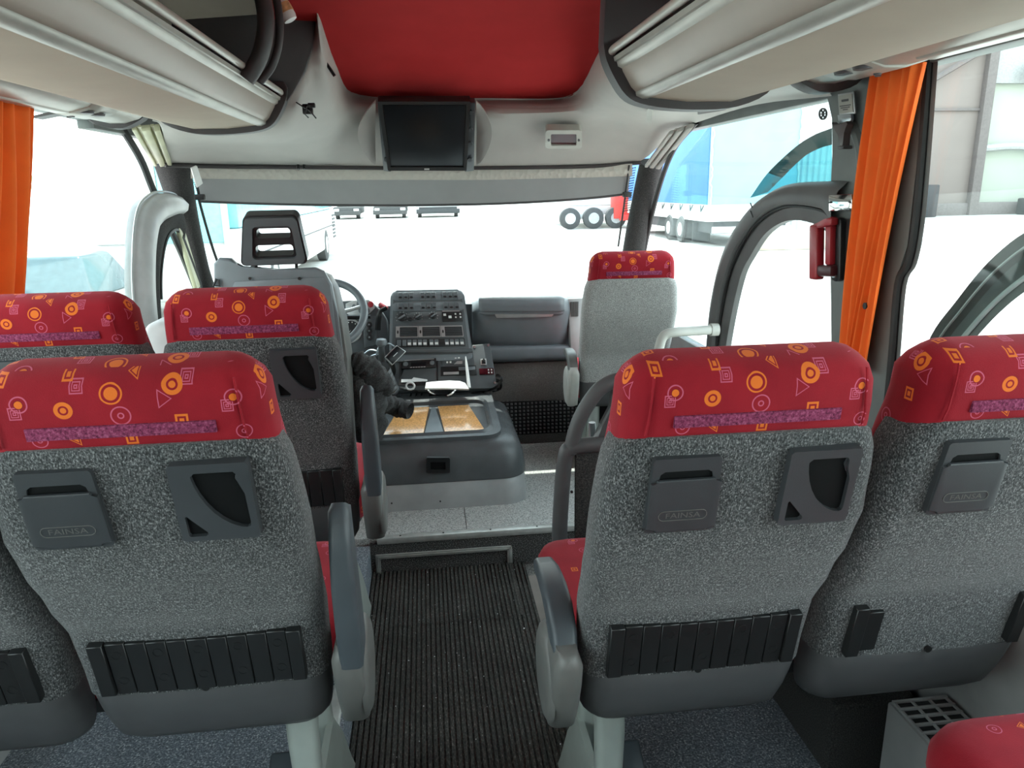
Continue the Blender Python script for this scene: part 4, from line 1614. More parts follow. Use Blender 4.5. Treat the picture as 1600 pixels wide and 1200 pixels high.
# ------------------------------------------------------------------ engine cover between driver and guide
O = V((.08, 3.5, ZF))
t = empty('engine_cover', O, 'dark moulded engine cover with a wood lined tray and pale grey skirt', 'engine cover')
LO = Matrix.Translation(-O)
X0, X1, Y0c, Y1c = -.42, .425, 3.12, 3.95
cx, cy = (X0 + X1) / 2, (Y0c + Y1c) / 2


def cring(z, ins, r=.11):
    return [V((x, y, z)) for x, y in rrect(cx, cy, X1 - X0 - 2 * ins, Y1c - Y0c - 2 * ins, r, 7)]


mb = MB()
mb.loft([cring(ZF, 0), cring(.20, .004), cring(.272, .008), cring(.278, .014)])
lobj('skirt', mb, M['cover_pale'], t, label='pale grey plastic skirt', ang=50)
mb = MB()
mb.loft([cring(.276, .006), cring(.284, .003), cring(.32, .006), cring(.38, .016, .10), cring(.42, .034, .10), cring(.440, .060, .09), cring(.448, .095, .07)])
top = lobj('cover_shell', mb, M['cover'], t, ang=50)
# rim of the tray
q = Quad(V((-.255, 3.90, .496)), V((.315, 3.90, .496)), V((.315, 3.20, .452)), V((-.32, 3.20, .452)), (0, 0, 100, 100), toward=(0, 0, 1))
mb = MB()
mb.plate(rrect(50, 50, 100, 100, 12, 6), [rrect(49, 60, 84, 62, 9, 6), rrect(11, 12, 14, 11, 5.4, 6), rrect(87, 12, 14, 11, 5.4, 6), rrect(52, 13, 20, 8, 3, 3)] + [rrect(26 + 5 * i, 13, 1.6, 9, .7, 2) for i in range(3)], q.p, -.048, .012)
rim = lobj('tray_rim', mb, M['cover'], t, ang=30)
mb = MB()
ring0 = [q.p(x, y, .012) for x, y in rrect(49, 60, 84, 62, 9, 6)]
ring1 = [q.p(x, y, .022) for x, y in rrect(49, 60, 87, 66, 10, 6)]
ring2 = [q.p(x, y, .012) for x, y in rrect(49, 60, 91, 71, 11, 6)]
mb.loft([ring0, ring1, ring2], False, False)
lobj('tray_lip', mb, M['cover'], t)
mb = MB()
q.slab(mb, 8, 30, 92, 92, -.014, -.005)
lobj('tray_floor', mb, M['cover'], t)
mb = MB()
for x, y, ww, hh in ((11, 12, 14, 11), (87, 12, 14, 11), (52, 13, 20, 8), (31, 13, 14, 10)):
    q.slab(mb, x - ww / 2, y - hh / 2, x + ww / 2, y + hh / 2, -.010, -.003)
lobj('cup_well', mb, M['black'], t)
for pts in ([(12, 88), (18, 37), (44, 37), (42, 88)], [(58, 88), (51.5, 37), (78, 37), (88, 88)]):
    mb = MB()
    q.poly(mb, pts, -.004, .004, .0015)
    lobj('wood_panel', mb, M['wood'], t, label='burl wood tray panel')
mb = MB()
q.poly(mb, [(43, 88), (46, 40), (49.5, 40), (57, 88)], -.004, .006, .002)
lobj('tray_wedge', mb, M['dash'], t)
# latch on the front face
q = Quad(aY(666, 714, 3.117), aY(703, 714, 3.117), aY(703, 738, 3.120), aY(666, 738, 3.120), (0, 0, 100, 60))
mb = MB()
mb.plate(rrect(50, 30, 100, 60, 6, 3), [rrect(50, 32, 64, 30, 3, 3)], q.p, -.006, .010)
la = lobj('latch', mb, M['black'], t)
mb = MB()
q.slab(mb, 10, 8, 90, 54, -.004, .002)
lobj('latch_recess', mb, M['holder_dark'], la)
for px, py in ((688, 783), (612, 786)):
    mb = MB()
    p = aY(px, py, 3.121)
    mb.tube([p, p + V((0, -.004, 0))], .004, 8)
    lobj('screw', mb, M['bolt'], t)

# ------------------------------------------------------------------ dashboard
O = V((.2, 3.75, .8))
t = empty('dashboard', O, 'blue-grey dashboard with a padded glovebox lid to the right of the switch tower', 'dashboard')
LO = Matrix.Translation(-O)
# glovebox body: a lofted bulge
YD = 4.02
sec = lambda px, Yo, ys: [aY(px + d, y, YD + Yo + dy) for d, y, dy in ys]
prof = [(0, 470, .10), (0, 466, .02), (0, 480, -.03), (0, 495, -.03), (0, 515, -.01), (0, 532, .02), (0, 542, .06)]
rows = []
for px, yo, sh in ((738, .05, 6), (748, .01, 2), (765, -.02, 0), (800, -.03, -2), (840, -.03, -3), (868, -.02, -3), (884, .01, -1), (893, .06, 3)):
    rows.append([aY(px, y + sh * (1 if i < 3 else -.6), YD + yo + dy) for i, (d, y, dy) in enumerate(prof)])
mb = MB()
mb.grid(refine(rows, 4, 4), .03, (0, 1, 0))
gb = lobj('glovebox', mb, M['dash'], t, ang=60)
# padded lid on top
rows = []
for px, k in ((748, .6), (754, .15), (770, 0), (820, 0), (862, 0), (876, .15), (882, .6)):
    rows.append([aY(px, 462 + 8 * k, YD + .12), aY(px, 460 + 8 * k, YD + .03), aY(px, 462 + 6 * k, YD - .07), aY(px, 471, YD - .10 + .03 * k), aY(px, 482 - 2 * k, YD - .10 + .03 * k), aY(px, 488 - 4 * k, YD - .09 + .03 * k), aY(px, 488 - 4 * k, YD - .03)])
mb = MB()
mb.grid(refine(rows, 3, 3), .02, (0, .5, -.8))
lobj('padded_lid', mb, M['dash'], t, ang=60)
q = Quad(aY(772, 489, YD - .085), aY(868, 487, YD - .085), aY(862, 495, YD - .080), aY(776, 497, YD - .080), (0, 0, 1, 1))
mb = MB()
q.slab(mb, 0, 0, 1, 1, -.02, .003, .003)
lobj('silver_pull', mb, M['silver'], t, label='silver pull strip')
# lower shelf under the glovebox
rows = []
for px in (738, 760, 800, 850, 892):
    e = (px - 738) / 154
    rows.append([aY(px, 541 - 2 * e, YD + .03), aY(px, 543 - 3 * e, YD - .02), aY(px, 552 - 3 * e, YD - .03), aY(px, 565 - 5 * e, YD - .02), aY(px, 568 - 5 * e, YD + .06)])
mb = MB()
mb.grid(refine(rows, 2, 3), .03, (0, 1, 0))
lobj('lower_shelf', mb, M['dash'], t, ang=60)
# side vent by the guide's seat
q = Quad(aY(888, 467, 4.047), aY(912, 466, 4.047), aY(910, 500, 4.014), aY(890, 501, 4.014), (0, 0, 24, 34))
mb = MB()
q.slab(mb, -1, -1, 26, 100, -.06, .0, .01)
lobj('vent_block', mb, M['cover_pale'], t)
mb = MB()
q.slab(mb, 3, 5, 16, 28, -.002, .004, .001)
vb = lobj('vent_well', mb, M['black'], t)
for i in range(5):
    mb = MB()
    q.slab(mb, 3.5 + 2.6 * i, 5, 4.6 + 2.6 * i, 28, .003, .008)
    lobj('vent_slat', mb, M['pod'], vb)
# body behind and below, reaching to the windscreen
mb = MB()
c = [V((-1.14, 4.02, .95)), V((-.8, 4.14, .94)), V((.2, 4.14, .93)), V((1.0, 4.12, .91)), V((1.16, 4.05, .92)), V((1.18, 4.08, .94)), V((.6, 4.32, .95)), V((-.6, 4.32, .96)), V((-1.18, 4.08, .97))]
mb.prism([p - V((0, 0, .30)) for p in c], c, .03, 3)
lobj('dash_top', mb, M['dash'], t)
# dark kick panel and studded rubber toe board
q = Quad(aY(778, 568, 4.06), aY(905, 564, 4.06), aY(905, 625, 4.075), aY(778, 628, 4.075), (0, 0, 1, 1))
mb = MB()
q.slab(mb, -.2, 0, 1.9, 1, -.03, 0, .004)
obj('kick_panel', mb, M['kick'], floor)
mb = MB()
mb.box(.30, 4.08, ZF, 1.2, 4.12, .46, .004)
tb_ = obj('toe_board', mb, M['black'], floor)
mb = MB()
for i in range(26):
    for j in range(13):
        x, z = .36 + i * .024, ZF + .015 + j * .0225
        b4 = [V((x - .007, 4.081, z - .007)), V((x + .007, 4.081, z - .007)), V((x + .007, 4.081, z + .007)), V((x - .007, 4.081, z + .007))]
        mb.prism(b4, [V((x + (p.x - x) * .5, 4.073, z + (p.z - z) * .5)) for p in b4], capb=False)
tag(obj('studs', mb, M['stud'], tb_, flat=True), kind='stuff')
# instrument binnacle
q = Quad(aY(478, 470, 4.081), aY(600, 468, 4.081), aY(604, 560, 3.969), aY(470, 565, 3.969), (478, 468, 600, 562))
mb = MB()
q.poly(mb, [(470, 485), (490, 470), (560, 466), (580, 470), (596, 485), (604, 500), (606, 570), (470, 570)], -.16, -.004, .012, 3)
bin_ = lobj('binnacle', mb, M['dash_dark'], t)
mb = MB()
q.poly(mb, [(540, 474), (552, 469), (576, 468), (584, 474), (585, 482), (577, 490), (566, 495), (548, 494), (540, 488)], -.004, .008, .004)
sp_ = lobj('silver_panel', mb, M['silver'], t, label='silver button panel')
for x, y, rx, ry, m in ((561, 474, 4, 4.5, 'switch'), (570, 475, 4.2, 4.5, 'switch'), (579, 476, 4.5, 5, 'hammer'), (564, 485, 4.5, 4.5, 'switch'), (553, 479, 3, 4, 'switch'), (574, 486, 4, 4, 'switch')):
    mb = MB()
    q.disk(mb, x, y, rx, ry, .006, .013, 12, .002)
    lobj('button', mb, M[m], sp_)
mb = MB()
q.disk(mb, 548, 517, 17, 19, -.004, .010, 24, .004)
gg = lobj('gauge', mb, M['silver'], t)
mb = MB()
q.disk(mb, 548, 517, 14, 16, .004, .0115, 24)
lobj('gauge_face', mb, M['black'], gg)
for a in range(-4, 6):
    mb = MB()
    an = math.radians(a * 26)
    x, y = 548 + 12 * math.cos(an), 517 + 13.5 * math.sin(an)
    q.disk(mb, x, y, .9, 1.0, .011, .0125, 6)
    lobj('gauge_mark', mb, M['white'], gg)
mb = MB()
q.poly(mb, [(547, 519), (549, 516), (541, 524), (540, 527)], .0115, .0135)
lobj('needle', mb, M['white'], gg)
mb = MB()
q.poly(mb, [(566, 498), (586, 494), (588, 540), (568, 545)], -.004, .004, .004)
lobj('dial_panel', mb, M['dash_dark'], t)
for y in (508, 518, 528):
    mb = MB()
    q.disk(mb, 576, y, 4.6, 4.8, .0, .012, 14, .002)
    k = lobj('dial', mb, M['black'], t)
    mb = MB()
    q.disk(mb, 576, y, 1.2, 1.2, .012, .0135, 8)
    lobj('dial_mark', mb, M['silver'], k)
mb = MB()
P = catmull([aY(604, 481, 3.992), aY(594, 487, 3.981), aY(591, 500, 3.958), aY(590, 516, 3.947)], 5)
mb.tube(P, [.012 if i < 8 else .016 for i in range(len(P))], 8)
lobj('handbrake_lever', mb, M['holder_dark'], t)
mb = MB()
P = [aY(593, 475, 4.014), aY(600, 480, 4.003), aY(606, 482, 3.997)]
mb.tube(P, [.012, .014, .010], 8)
lobj('red_warning_lamp', mb, M['hammer'], t, label='small red warning lamp')
# steering wheel
O = aY(512, 490, 3.62)
t = empty('steering_wheel', O, 'grey three spoke steering wheel, its right half showing past the driver seat', 'steering wheel')
nrm = V((0, -.80, .60))
ux = V((1, 0, 0))
uy = nrm.cross(ux).normalized()
if uy.z < 0:
    uy = -uy
R0 = .175
pts = [ux * (R0 * math.cos(a * math.pi / 20)) + uy * (R0 * math.sin(a * math.pi / 20)) for a in range(40)]
mb = MB()
mb.tube(pts, .019, 12, closed=True)
obj('rim', mb, M['dash'], t)
mb = MB()
c = [ux * x + uy * y for x, y in rrect(0, -.005, .13, .11, .035, 5)]
mb.prism([p - nrm * .03 for p in c], [p + nrm * .005 for p in c], .008, 2, ends_only=True)
obj('hub', mb, M['dash'], t)
for a in (12, 168, 270):
    an = math.radians(a)
    d = ux * math.cos(an) + uy * math.sin(an)
    mb = MB()
    mb.tube([d * .04 - nrm * .015, d * .11 - nrm * .012, d * .172], [.022, .018, .016], 8, sy=.55)
    obj('spoke', mb, M['silver'], t)
mb = MB()
mb.tube([-nrm * .03, -nrm * .25 + V((0, 0, -.12))], [.035, .05], 12)
obj('column', mb, M['black'], t)
mb = MB()
mb.tube([-nrm * .04, -nrm * .05 + ux * .13, -nrm * .05 + ux * .20], [.010, .012, .009], 8)
obj('stalk', mb, M['black'], t)

# ------------------------------------------------------------------ switch tower
q = Quad(aY(612, 455, 4.014), aY(723, 453, 4.014), aY(738, 560, 3.858), aY(609, 562, 3.858), (612, 455, 723, 560))
O = q.p(668, 520)
t = empty('switch_tower', O, 'dark upright switch tower with rocker rows, knobs and three air vents', 'control panel')
LO = Matrix.Translation(-O)
mb = MB()
q.poly(mb, rrect(667.5, 508, 114, 109, 9, 5), -.10, -.004, .010, 3)
body = lobj('tower_body', mb, M['dash'], t)
mb = MB()
q.poly(mb, rrect(667.5, 505, 106, 96, 4, 3), -.006, .001, .002)
lobj('face_plate', mb, M['dash_dark'], t)
for y in (463.5, 480):
    mb = MB()
    q.poly(mb, rrect(667.5, y, 108, 13.5, 6, 4), -.004, .006, .002)
    lobj('switch_bar', mb, M['dash'], t)
    for gx in (622, 656, 690):
        for k in range(3):
            mb = MB()
            x = gx + 8.3 * k
            q.slab(mb, x, y - 5.2, x + 7.4, y + 5.2, .004, .0125, .0015, 1)
            s_ = lobj('rocker_switch', mb, M['switch'], t)
            mb = MB()
            q.disk(mb, x + 3.7, y + 2.5, 2.6, 1.5, .011, .0145, 10)
            lobj('thumb_pad', mb, M['black'], s_)
mb = MB()
q.slab(mb, 618, 488, 715, 505, .0, .003, .001)
lobj('knob_plate', mb, M['dash_dark'], t)
for x, y, r in ((628, 496.5, 6), (651.5, 496, 4.5), (674, 495, 4.6), (640.5, 499.5, 2.8)):
    mb = MB()
    q.disk(mb, x, y, r * .95, r, .002, .016, 16, .002)
    k = lobj('knob', mb, M['black'], t)
    if r > 3:
        mb = MB()
        q.poly(mb, [(x - r * .9, y + r * .35), (x - r * .6, y + r * .65), (x + r * .9, y - r * .35), (x + r * .6, y - r * .65)], .014, .024, .001)
        lobj('knob_grip', mb, M['dash'], k)
        mb = MB()
        for a in range(8):
            an = math.radians(150 + a * 34)
            q.disk(mb, x + 1.45 * r * math.cos(an), y + 1.45 * r * math.sin(an), .45, .45, .002, .004, 6)
        lobj('scale_marks', mb, M['white'], k)
mb = MB()
q.slab(mb, 687, 489, 717, 504, .0, .008, .002)
lp = lobj('lamp_panel', mb, M['black'], t)
for x, y, w_, h_ in ((691, 493.5, 4, 3.4), (698.5, 497, 4.4, 4), (707, 492.5, 2.4, 2.4), (707, 497.5, 2.4, 2.4), (714, 492.5, 2.4, 2.4), (714, 497.5, 2.4, 2.4)):
    mb = MB()
    q.slab(mb, x - w_ / 2, y - h_ / 2, x + w_ / 2, y + h_ / 2, .006, .0105, .0008, 1)
    lobj('pale_button', mb, M['white'], lp)
mb = MB()
q.slab(mb, 688, 486.2, 714, 488.3, .0, .004)
lobj('label_strip', mb, M['silver'], t)
# three vents
for x0 in (619.5, 651.5, 683.5):
    mb = MB()
    mb.plate([(x0, 510), (x0 + 31.5, 510), (x0 + 31.5, 527), (x0, 527)], [[(x0 + 5.5, 511.5), (x0 + 30.5, 511.5), (x0 + 30.5, 526), (x0 + 5.5, 526)]], q.p, .0, .008)
    vf = lobj('vent_frame', mb, M['silver'], t, label='silver vent surround')
    mb = MB()
    q.slab(mb, x0 + 5.6, 511.6, x0 + 30.4, 525.9, -.004, .001)
    lobj('vent_well', mb, M['black'], vf)
    for i in range(5):
        mb = MB()
        y = 513.2 + 2.6 * i
        q.slab(mb, x0 + 6.2, y, x0 + 29.8, y + 1.1, .0, .007)
        lobj('vent_slat', mb, M['dash_dark'], vf)
    mb = MB()
    q.disk(mb, x0 + 2.8, 519, 1.2, 2.6, .006, .011, 10)
    lobj('vent_wheel', mb, M['black'], vf)
mb = MB()
q.slab(mb, 620, 529.5, 716, 541.5, .0, .006, .001)
pb = lobj('button_bar', mb, M['black'], t)
for x in (624, 631.5, 638.5, 645.8, 653, 660, 669, 676, 690.5, 697.5, 704.5, 711.5):
    mb = MB()
    q.slab(mb, x - 2.8, 531, x + 2.8, 540, .004, .010, .001, 1)
    b_ = lobj('push_button', mb, M['switch'], pb)
    if x > 635:
        mb = MB()
        q.slab(mb, x - 2.2, 535.2, x + 2.2, 538.8, .0095, .0112)
        lobj('button_mark', mb, M['white'], b_)
mb = MB()
q.slab(mb, 611, 545, 725, 551, -.02, .012, .004)
lobj('ledge', mb, M['dash_dark'], t)
# lower console with the radio
q = Quad(aY(626, 553, 3.902), aY(770, 543, 3.902), aY(776, 606, 3.769), aY(622, 608, 3.769), (626, 548, 770, 607))
O = q.p(690, 580)
t = empty('radio_console', O, 'sloping black console holding car radio, cassette unit and small red display', 'console')
LO = Matrix.Translation(-O)
mb = MB()
q.poly(mb, [(612, 553), (734, 551), (738, 542), (766, 541), (771, 607), (612, 610)], -.045, .0, .004)
lobj('console_body', mb, M['dash_dark'], t)
mb = MB()
mb.plate([(626, 555), (684, 555), (684, 602), (626, 602)], [[(629, 558), (682, 558), (682, 597), (629, 597)]], q.p, .0, .008)
lobj('radio_bay', mb, M['black'], t)
mb = MB()
q.slab(mb, 629, 558, 682, 597, -.002, .0015)
lobj('bay_back', mb, M['screen'], t)
mb = MB()
q.slab(mb, 630, 560, 681, 575, .0, .014, .002)
rd = lobj('radio', mb, M['black'], t)
mb = MB()
q.slab(mb, 643, 565.5, 666, 572, .0135, .0152, .0004)
lobj('radio_display', mb, M['screen'], rd)
for x in (635, 675):
    mb = MB()
    q.disk(mb, x, 568, 3.6, 3.8, .013, .020, 12, .001)
    lobj('radio_knob', mb, M['switch'], rd)
mb = MB()
q.slab(mb, 633, 561, 678, 562.2, .0135, .015)
for i in range(6):
    q.slab(mb, 642 + 4 * i, 573, 645 + 4 * i, 574.3, .0135, .015)
lobj('radio_trim', mb, M['silver'], rd)
mb = MB()
q.slab(mb, 690, 556, 722, 571, .0, .008, .0015)
cu = lobj('button_panel', mb, M['dash_dark'], t)
for x, y in ((694, 561), (711, 561), (716, 561), (698, 567.5), (703, 567.5)):
    mb = MB()
    q.slab(mb, x - 1.4, y - 1.3, x + 1.4, y + 1.3, .007, .0105)
    lobj('panel_button', mb, M['white'], cu)
mb = MB()
q.poly(mb, [(708, 571), (713, 566.5), (721, 566.5), (721, 571)], .007, .0095)
lobj('panel_flash', mb, M['silver'], cu)
mb = MB()
q.slab(mb, 688, 574, 742, 588, .0, .010, .0015)
ca = lobj('cassette_unit', mb, M['black'], t)
mb = MB()
q.slab(mb, 692, 583, 715, 587, .009, .013, .001)
lobj('cassette_door', mb, M['silver'], ca)
mb = MB()
q.slab(mb, 715, 576, 740, 581, .009, .0125, .001)
lobj('tape_slot', mb, M['dash'], ca)
mb = MB()
q.slab(mb, 749, 565, 758, 574, .0, .010, .001)
ts = lobj('toggle_plate', mb, M['silver'], t)
mb = MB()
q.slab(mb, 750.5, 566.5, 756.5, 572.5, .009, .0115)
q.disk(mb, 753.5, 569, 1.5, 2.5, .011, .03, 8)
lobj('toggle', mb, M['black'], ts)
mb = MB()
q.slab(mb, 746, 579, 768, 588, .0, .008, .001)
rdp = lobj('red_display', mb, M['led'], t, label='small dark red display')
mb = MB()
for x, y in ((760, 581.5), (764.5, 581.5), (760, 585.5), (764.5, 585.5)):
    q.slab(mb, x - 1, y - 1, x + 1, y + 1, .0075, .0095)
lobj('display_button', mb, M['white'], rdp)
for x, y in ((686, 553), (741, 545.5), (763, 544.5), (686, 604), (768, 600)):
    mb = MB()
    q.disk(mb, x, y, 1.8, 1.8, .0, .004, 10)
    lobj('screw', mb, M['chrome'], t)
# papers in the radio bay, notepad and pen on the cover, cables
mb = MB()
q.poly(mb, [(630, 592), (630, 597), (668, 596), (668, 593.5), (648, 589.5), (645, 592.5)], .002, .010)
obj('folded_paper', mb, M['paper'], None, 'folded white papers tucked in the slot under the radio', 'paper')
q = Quad(aY(666, 597, 3.745), aY(727, 596, 3.745), aY(733, 609, 3.70), aY(664, 608, 3.70), (0, 0, 1, 1))
mb = MB()
q.poly(mb, [(0, .12), (.3, .0), (.6, -.06), (.85, .0), (.97, .25), (1, 1), (.5, .92), (0, 1)], -.006, .006, .002)
np_ = obj('notepad', mb, M['paper'], None, 'white curled notepad lying at the back of the engine cover', 'notepad')
mb = MB()
mb.tube([aY(733, 606, 3.746), aY(729, 570, 3.813), aY(727.5, 557, 3.836)], [.010, .007, .003], 8)
obj('white_stick', mb, M['paper'], None, 'thin white pointed stick standing against the cassette unit', 'stick')
mb = MB()
P = [aY(641 + 6.5 * math.cos(a * .33), 603 + 5.5 * math.sin(a * .33), 3.40) for a in range(20)]
mb.tube(P, .0048, 7)
obj('cable_loop', mb, M['paper'], None, 'small white cable loop beside the notepad', 'cable')
mb = MB()
P = catmull([aY(668, 608, 3.80), aY(674, 614, 3.70), aY(690, 619, 4.081), aY(703, 617, 3.68), aY(712, 609, 3.76)], 6)
mb.tube(P, .0042, 7)
obj('charging_cable', mb, M['paper'], None, 'thin white cable curling over the cover in front of the notepad', 'cable')
mb = MB()
P = catmull([aY(612, 602, 4.036), aY(632, 608, 3.72), aY(660, 611, 3.82), aY(700, 608, 3.86), aY(740, 607, 3.86), aY(763, 609, 3.80), aY(776, 604, 3.74), aY(784, 592, 3.68), aY(778, 586, 4.059)], 6)
mb.tube(P, .008, 8)
obj('black_lead', mb, M['bolt'], None, 'black coiled lead running behind the tray to the right end of the console', 'cable')
mb = MB()
P = catmull([aY(765, 603, 4.014), aY(768, 595, 3.969), aY(780, 596, 3.969), aY(782, 606, 4.014), aY(770, 611, 4.036)], 6)
mb.tube(P, .009, 8)
obj('coiled_cord', mb, M['bolt'], None, 'thick black coiled cord at the right edge of the radio console', 'cord')
# phone in a holder
q = Quad(aY(620, 539, 3.769), aY(635, 549, 3.769), aY(613, 571, 3.724), aY(601, 558, 3.724), (0, 0, 1, 1))
O = q.p(.5, .5)
LO = Matrix.Translation(-O)
t = empty('handset', O, 'tilted black handset in a grey clip left of the radio', 'handset')
mb = MB()
q.slab(mb, 0, 0, 1, 1, -.012, .0, .004)
lobj('clip', mb, M['silver'], t)
mb = MB()
q.slab(mb, .07, .05, .93, .95, -.002, .005, .002)
lobj('handset_face', mb, M['screen'], t)
mb = MB()
q.slab(mb, .47, .34, .53, .66, .004, .0065)
lobj('dash_mark', mb, M['silver'], t)
mb = MB()
mb.tube([q.p(.7, .8, -.02), aY(614, 580, 3.791), aY(612, 590, 3.847)], [.014, .018, .012], 8)
lobj('stem', mb, M['bolt'], t)
for i, pts in enumerate(([(588, 556, 3.813), (592, 543, 3.813), (606, 537, 3.791), (616, 541, 3.769)], [(566, 556, 3.836), (578, 547, 3.836), (592, 550, 3.824), (596, 556, 3.813)], [(572, 562, 3.836), (584, 555, 3.836), (597, 553, 3.813)])):
    mb = MB()
    mb.tube(catmull([aY(*p) for p in pts], 6), .004, 7)
    obj('grey_cable', mb, M['chrome'], None, ['pale cable arching over the top of the tilted handset', 'upper pale cable looping left of the gear lever', 'lower pale cable sagging left of the gear lever'][i], 'cable', 'cables by the gear lever')
# gear lever
O = aY(605, 612, 3.902)
LO = Matrix.Translation(-O)
t = empty('gear_lever', O, 'grey gear lever with rounded knob and a ribbed rubber boot', 'gear lever')
mb = MB()
P = [aY(597, 574, 3.813), aY(597, 560, 3.802), aY(596, 545, 3.791), aY(596, 538, 3.791)]
mb.tube(P, [.027, .019, .016, .017], 12)
lobj('shaft', mb, M['dash_dark'], t)
mb = MB()
P = [aY(596, 541, 3.791), aY(596, 538, 3.791), aY(596, 534, 3.791), aY(596, 530, 3.791), aY(596, 529, 3.791)]
mb.tube(P, [.018, .028, .029, .025, .013], 14)
lobj('knob', mb, M['dash'], t)
mb = MB()
P, R_ = [], []
for i in range(25):
    f = i / 24
    P.append(aY(598 + 9 * f, 574 + 36 * f, 3.42 + .08 * f))
    R_.append((.025 + .018 * f) + .009 * (1 if i % 4 < 2 else -.6))
mb.tube(P, R_, 14)
lobj('boot', mb, M['black'], t, ang=70)


# ------------------------------------------------------------------ jacket over the driver's seat arm
def lumpy(path, radii, n, amp, sc, sy=1.0, folds=0.0, open_end=False):
    mb = MB()
    pts = catmull(path, 10)
    rr_ = [interp([(i / (len(radii) - 1), r) for i, r in enumerate(radii)], k / (len(pts) - 1)) for k in range(len(pts))]
    mb.tube(pts, rr_, n, sy=sy, caps=not open_end)
    for v in mb.bm.verts:
        i = min(range(len(pts)), key=lambda k: (pts[k] - v.co).length_squared)
        d = (v.co - pts[i])
        if d.length > 1e-5:
            nz_ = noise.noise(v.co * sc) + .5 * noise.noise(v.co * sc * 2.3)
            v.co += d.normalized() * (amp * nz_ + folds * math.sin(i * 1.7))
    return mb


O = aY(585, 610, 3.2)
LO = Matrix.Translation(-O)
t = empty('jacket', O, 'dark charcoal jacket thrown over the driver seat, one sleeve lying on the wood tray', 'jacket')
mb = lumpy([aY(548, 572, 3.16), aY(560, 590, 3.20), aY(572, 612, 3.22), aY(574, 650, 3.22), aY(578, 700, 3.25)], [.04, .085, .10, .085, .05], 22, .026, 14)
lobj('body', mb, M['jacket'], t, ang=80)
mb = lumpy([aY(545, 560, 3.14), aY(562, 567, 3.14), aY(580, 582, 3.16), aY(596, 603, 3.20), aY(598, 612, 3.24)], [.030, .052, .058, .052, .022], 26, .018, 20, folds=.0045)
lobj('quilted_part', mb, M['jacket'], t, ang=80)
pth = [aY(572, 618, 3.18), aY(588, 628, 3.25), aY(606, 632, 3.30), aY(624, 637, 3.315), aY(640, 642, 3.29)]
mb = lumpy(pth, [.034, .050, .047, .042, .036], 24, .016, 24, folds=.0008, open_end=True)
lobj('sleeve', mb, M['jacket'], t, ang=80)
mb = MB()
d = (pth[-1] - pth[-2]).normalized()
cpts = [pth[-1] - d * .012, pth[-1] + d * .004]
mb.tube([pth[-1] - d * .03, pth[-1] - d * .005, pth[-1] + d * .003], [.036, .040, .038], 18, caps=False)
mb.tube([pth[-1] + d * .003, pth[-1] - d * .006, pth[-1] - d * .06, pth[-1] - d * .065], [.038, .030, .022, .002], 18, caps=False)
lobj('cuff', mb, M['jacket'], t, ang=60)
mb = lumpy([aY(560, 590, 3.12), aY(566, 625, 3.12), aY(572, 660, 3.14), aY(584, 690, 3.18)], [.02, .04, .045, .03], 16, .014, 20, sy=.6)
lobj('lapel', mb, M['jacket'], t, ang=80)

# ------------------------------------------------------------------ partition in front of the near right seats
O = V((.36, 1.86, ZP))
LO = Matrix.Translation(-O)
t = empty('partition', O, 'dark grey partition with a rounded grab loop ahead of the nearest right seat', 'partition')
YP = 1.86
Y2 = YP + .01
post = [aY(874, 862, YP), aY(877, 780, YP), aY(883, 715, YP)]
mb = MB()
mb.tube(catmull([V((post[0].x, YP, ZP)), post[0], post[1], post[2], aY(890, 702, YP), aY(905, 697, YP), aY(990, 690, YP), aY(1100, 684, YP), aY(1300, 672, YP)], 5), .022, 12)
lobj('frame', mb, M['shell'], t)
mb = MB()
mb.tube(catmull([aY(892, 706, YP), aY(897, 680, YP), aY(908, 650, YP), aY(928, 618, YP), aY(948, 600, YP), aY(975, 592, YP), aY(1010, 590, YP)], 6), .0205, 12)
lobj('grab_loop', mb, M['shell'], t)
mb = MB()
c = [aY(x, y, YP) for x, y in ((948, 598), (962, 618), (960, 640), (945, 668), (928, 690), (925, 700), (1010, 696), (1010, 590), (975, 588))]
mb.prism(c, [p + V((0, .035, 0)) for p in c], .008, 2)
lobj('loop_web', mb, M['shell'], t)
mb = MB()
mb.box(.38, YP - .008, ZP, 1.16, YP + .008, aY(900, 702, YP).z, .003)
lobj('carpet_panel', mb, M['carpet_dark'], t)
mb = MB()
for px, py in ((893, 768),):
    p = aY(px, py, YP - .03)
    mb.tube([p, p + V((0, -.004, 0))], .004, 8)
lobj('screw', mb, M['bolt'], t)
# chrome fitting behind the loop
mb = MB()
mb.tube(catmull([aY(915, 700, YP + .1), aY(916, 690, YP + .1), aY(925, 686, YP + .1), aY(925, 660, YP + .1)], 4), .010, 8)
lobj('chrome_fitting', mb, M['chrome'], t)
# grab rail by the door
O = aY(1030, 545, 2.85)
LO = Matrix.Translation(-O)
t = empty('grab_rail', O, 'pale grey bent grab rail between the guide seat and the door arch', 'rail')
mb = MB()
P = catmull([aY(1033, 660, 2.80), aY(1030, 560, 2.80), aY(1031, 540, 2.80), aY(1038, 524, 2.80), aY(1055, 519, 2.80), aY(1085, 517, 2.82), aY(1117, 515, 2.84)], 6)
mb.tube(P, .0195, 14)
lobj('tube', mb, M['pod_pale'], t)
mb = MB()
d = V((1, .02, 0))
p = aY(1117, 515, 2.84)
mb.tube([p - d * .02, p + d * .012], .026, 14)
lobj('end_flange', mb, M['pod_pale'], t)

# ------------------------------------------------------------------ things on the right pillar
XPIL = 1.188
qz = lambda a, b, c_, d_, r: Quad(aX(*a, XPIL), aX(*b, XPIL), aX(*c_, XPIL), aX(*d_, XPIL), r)
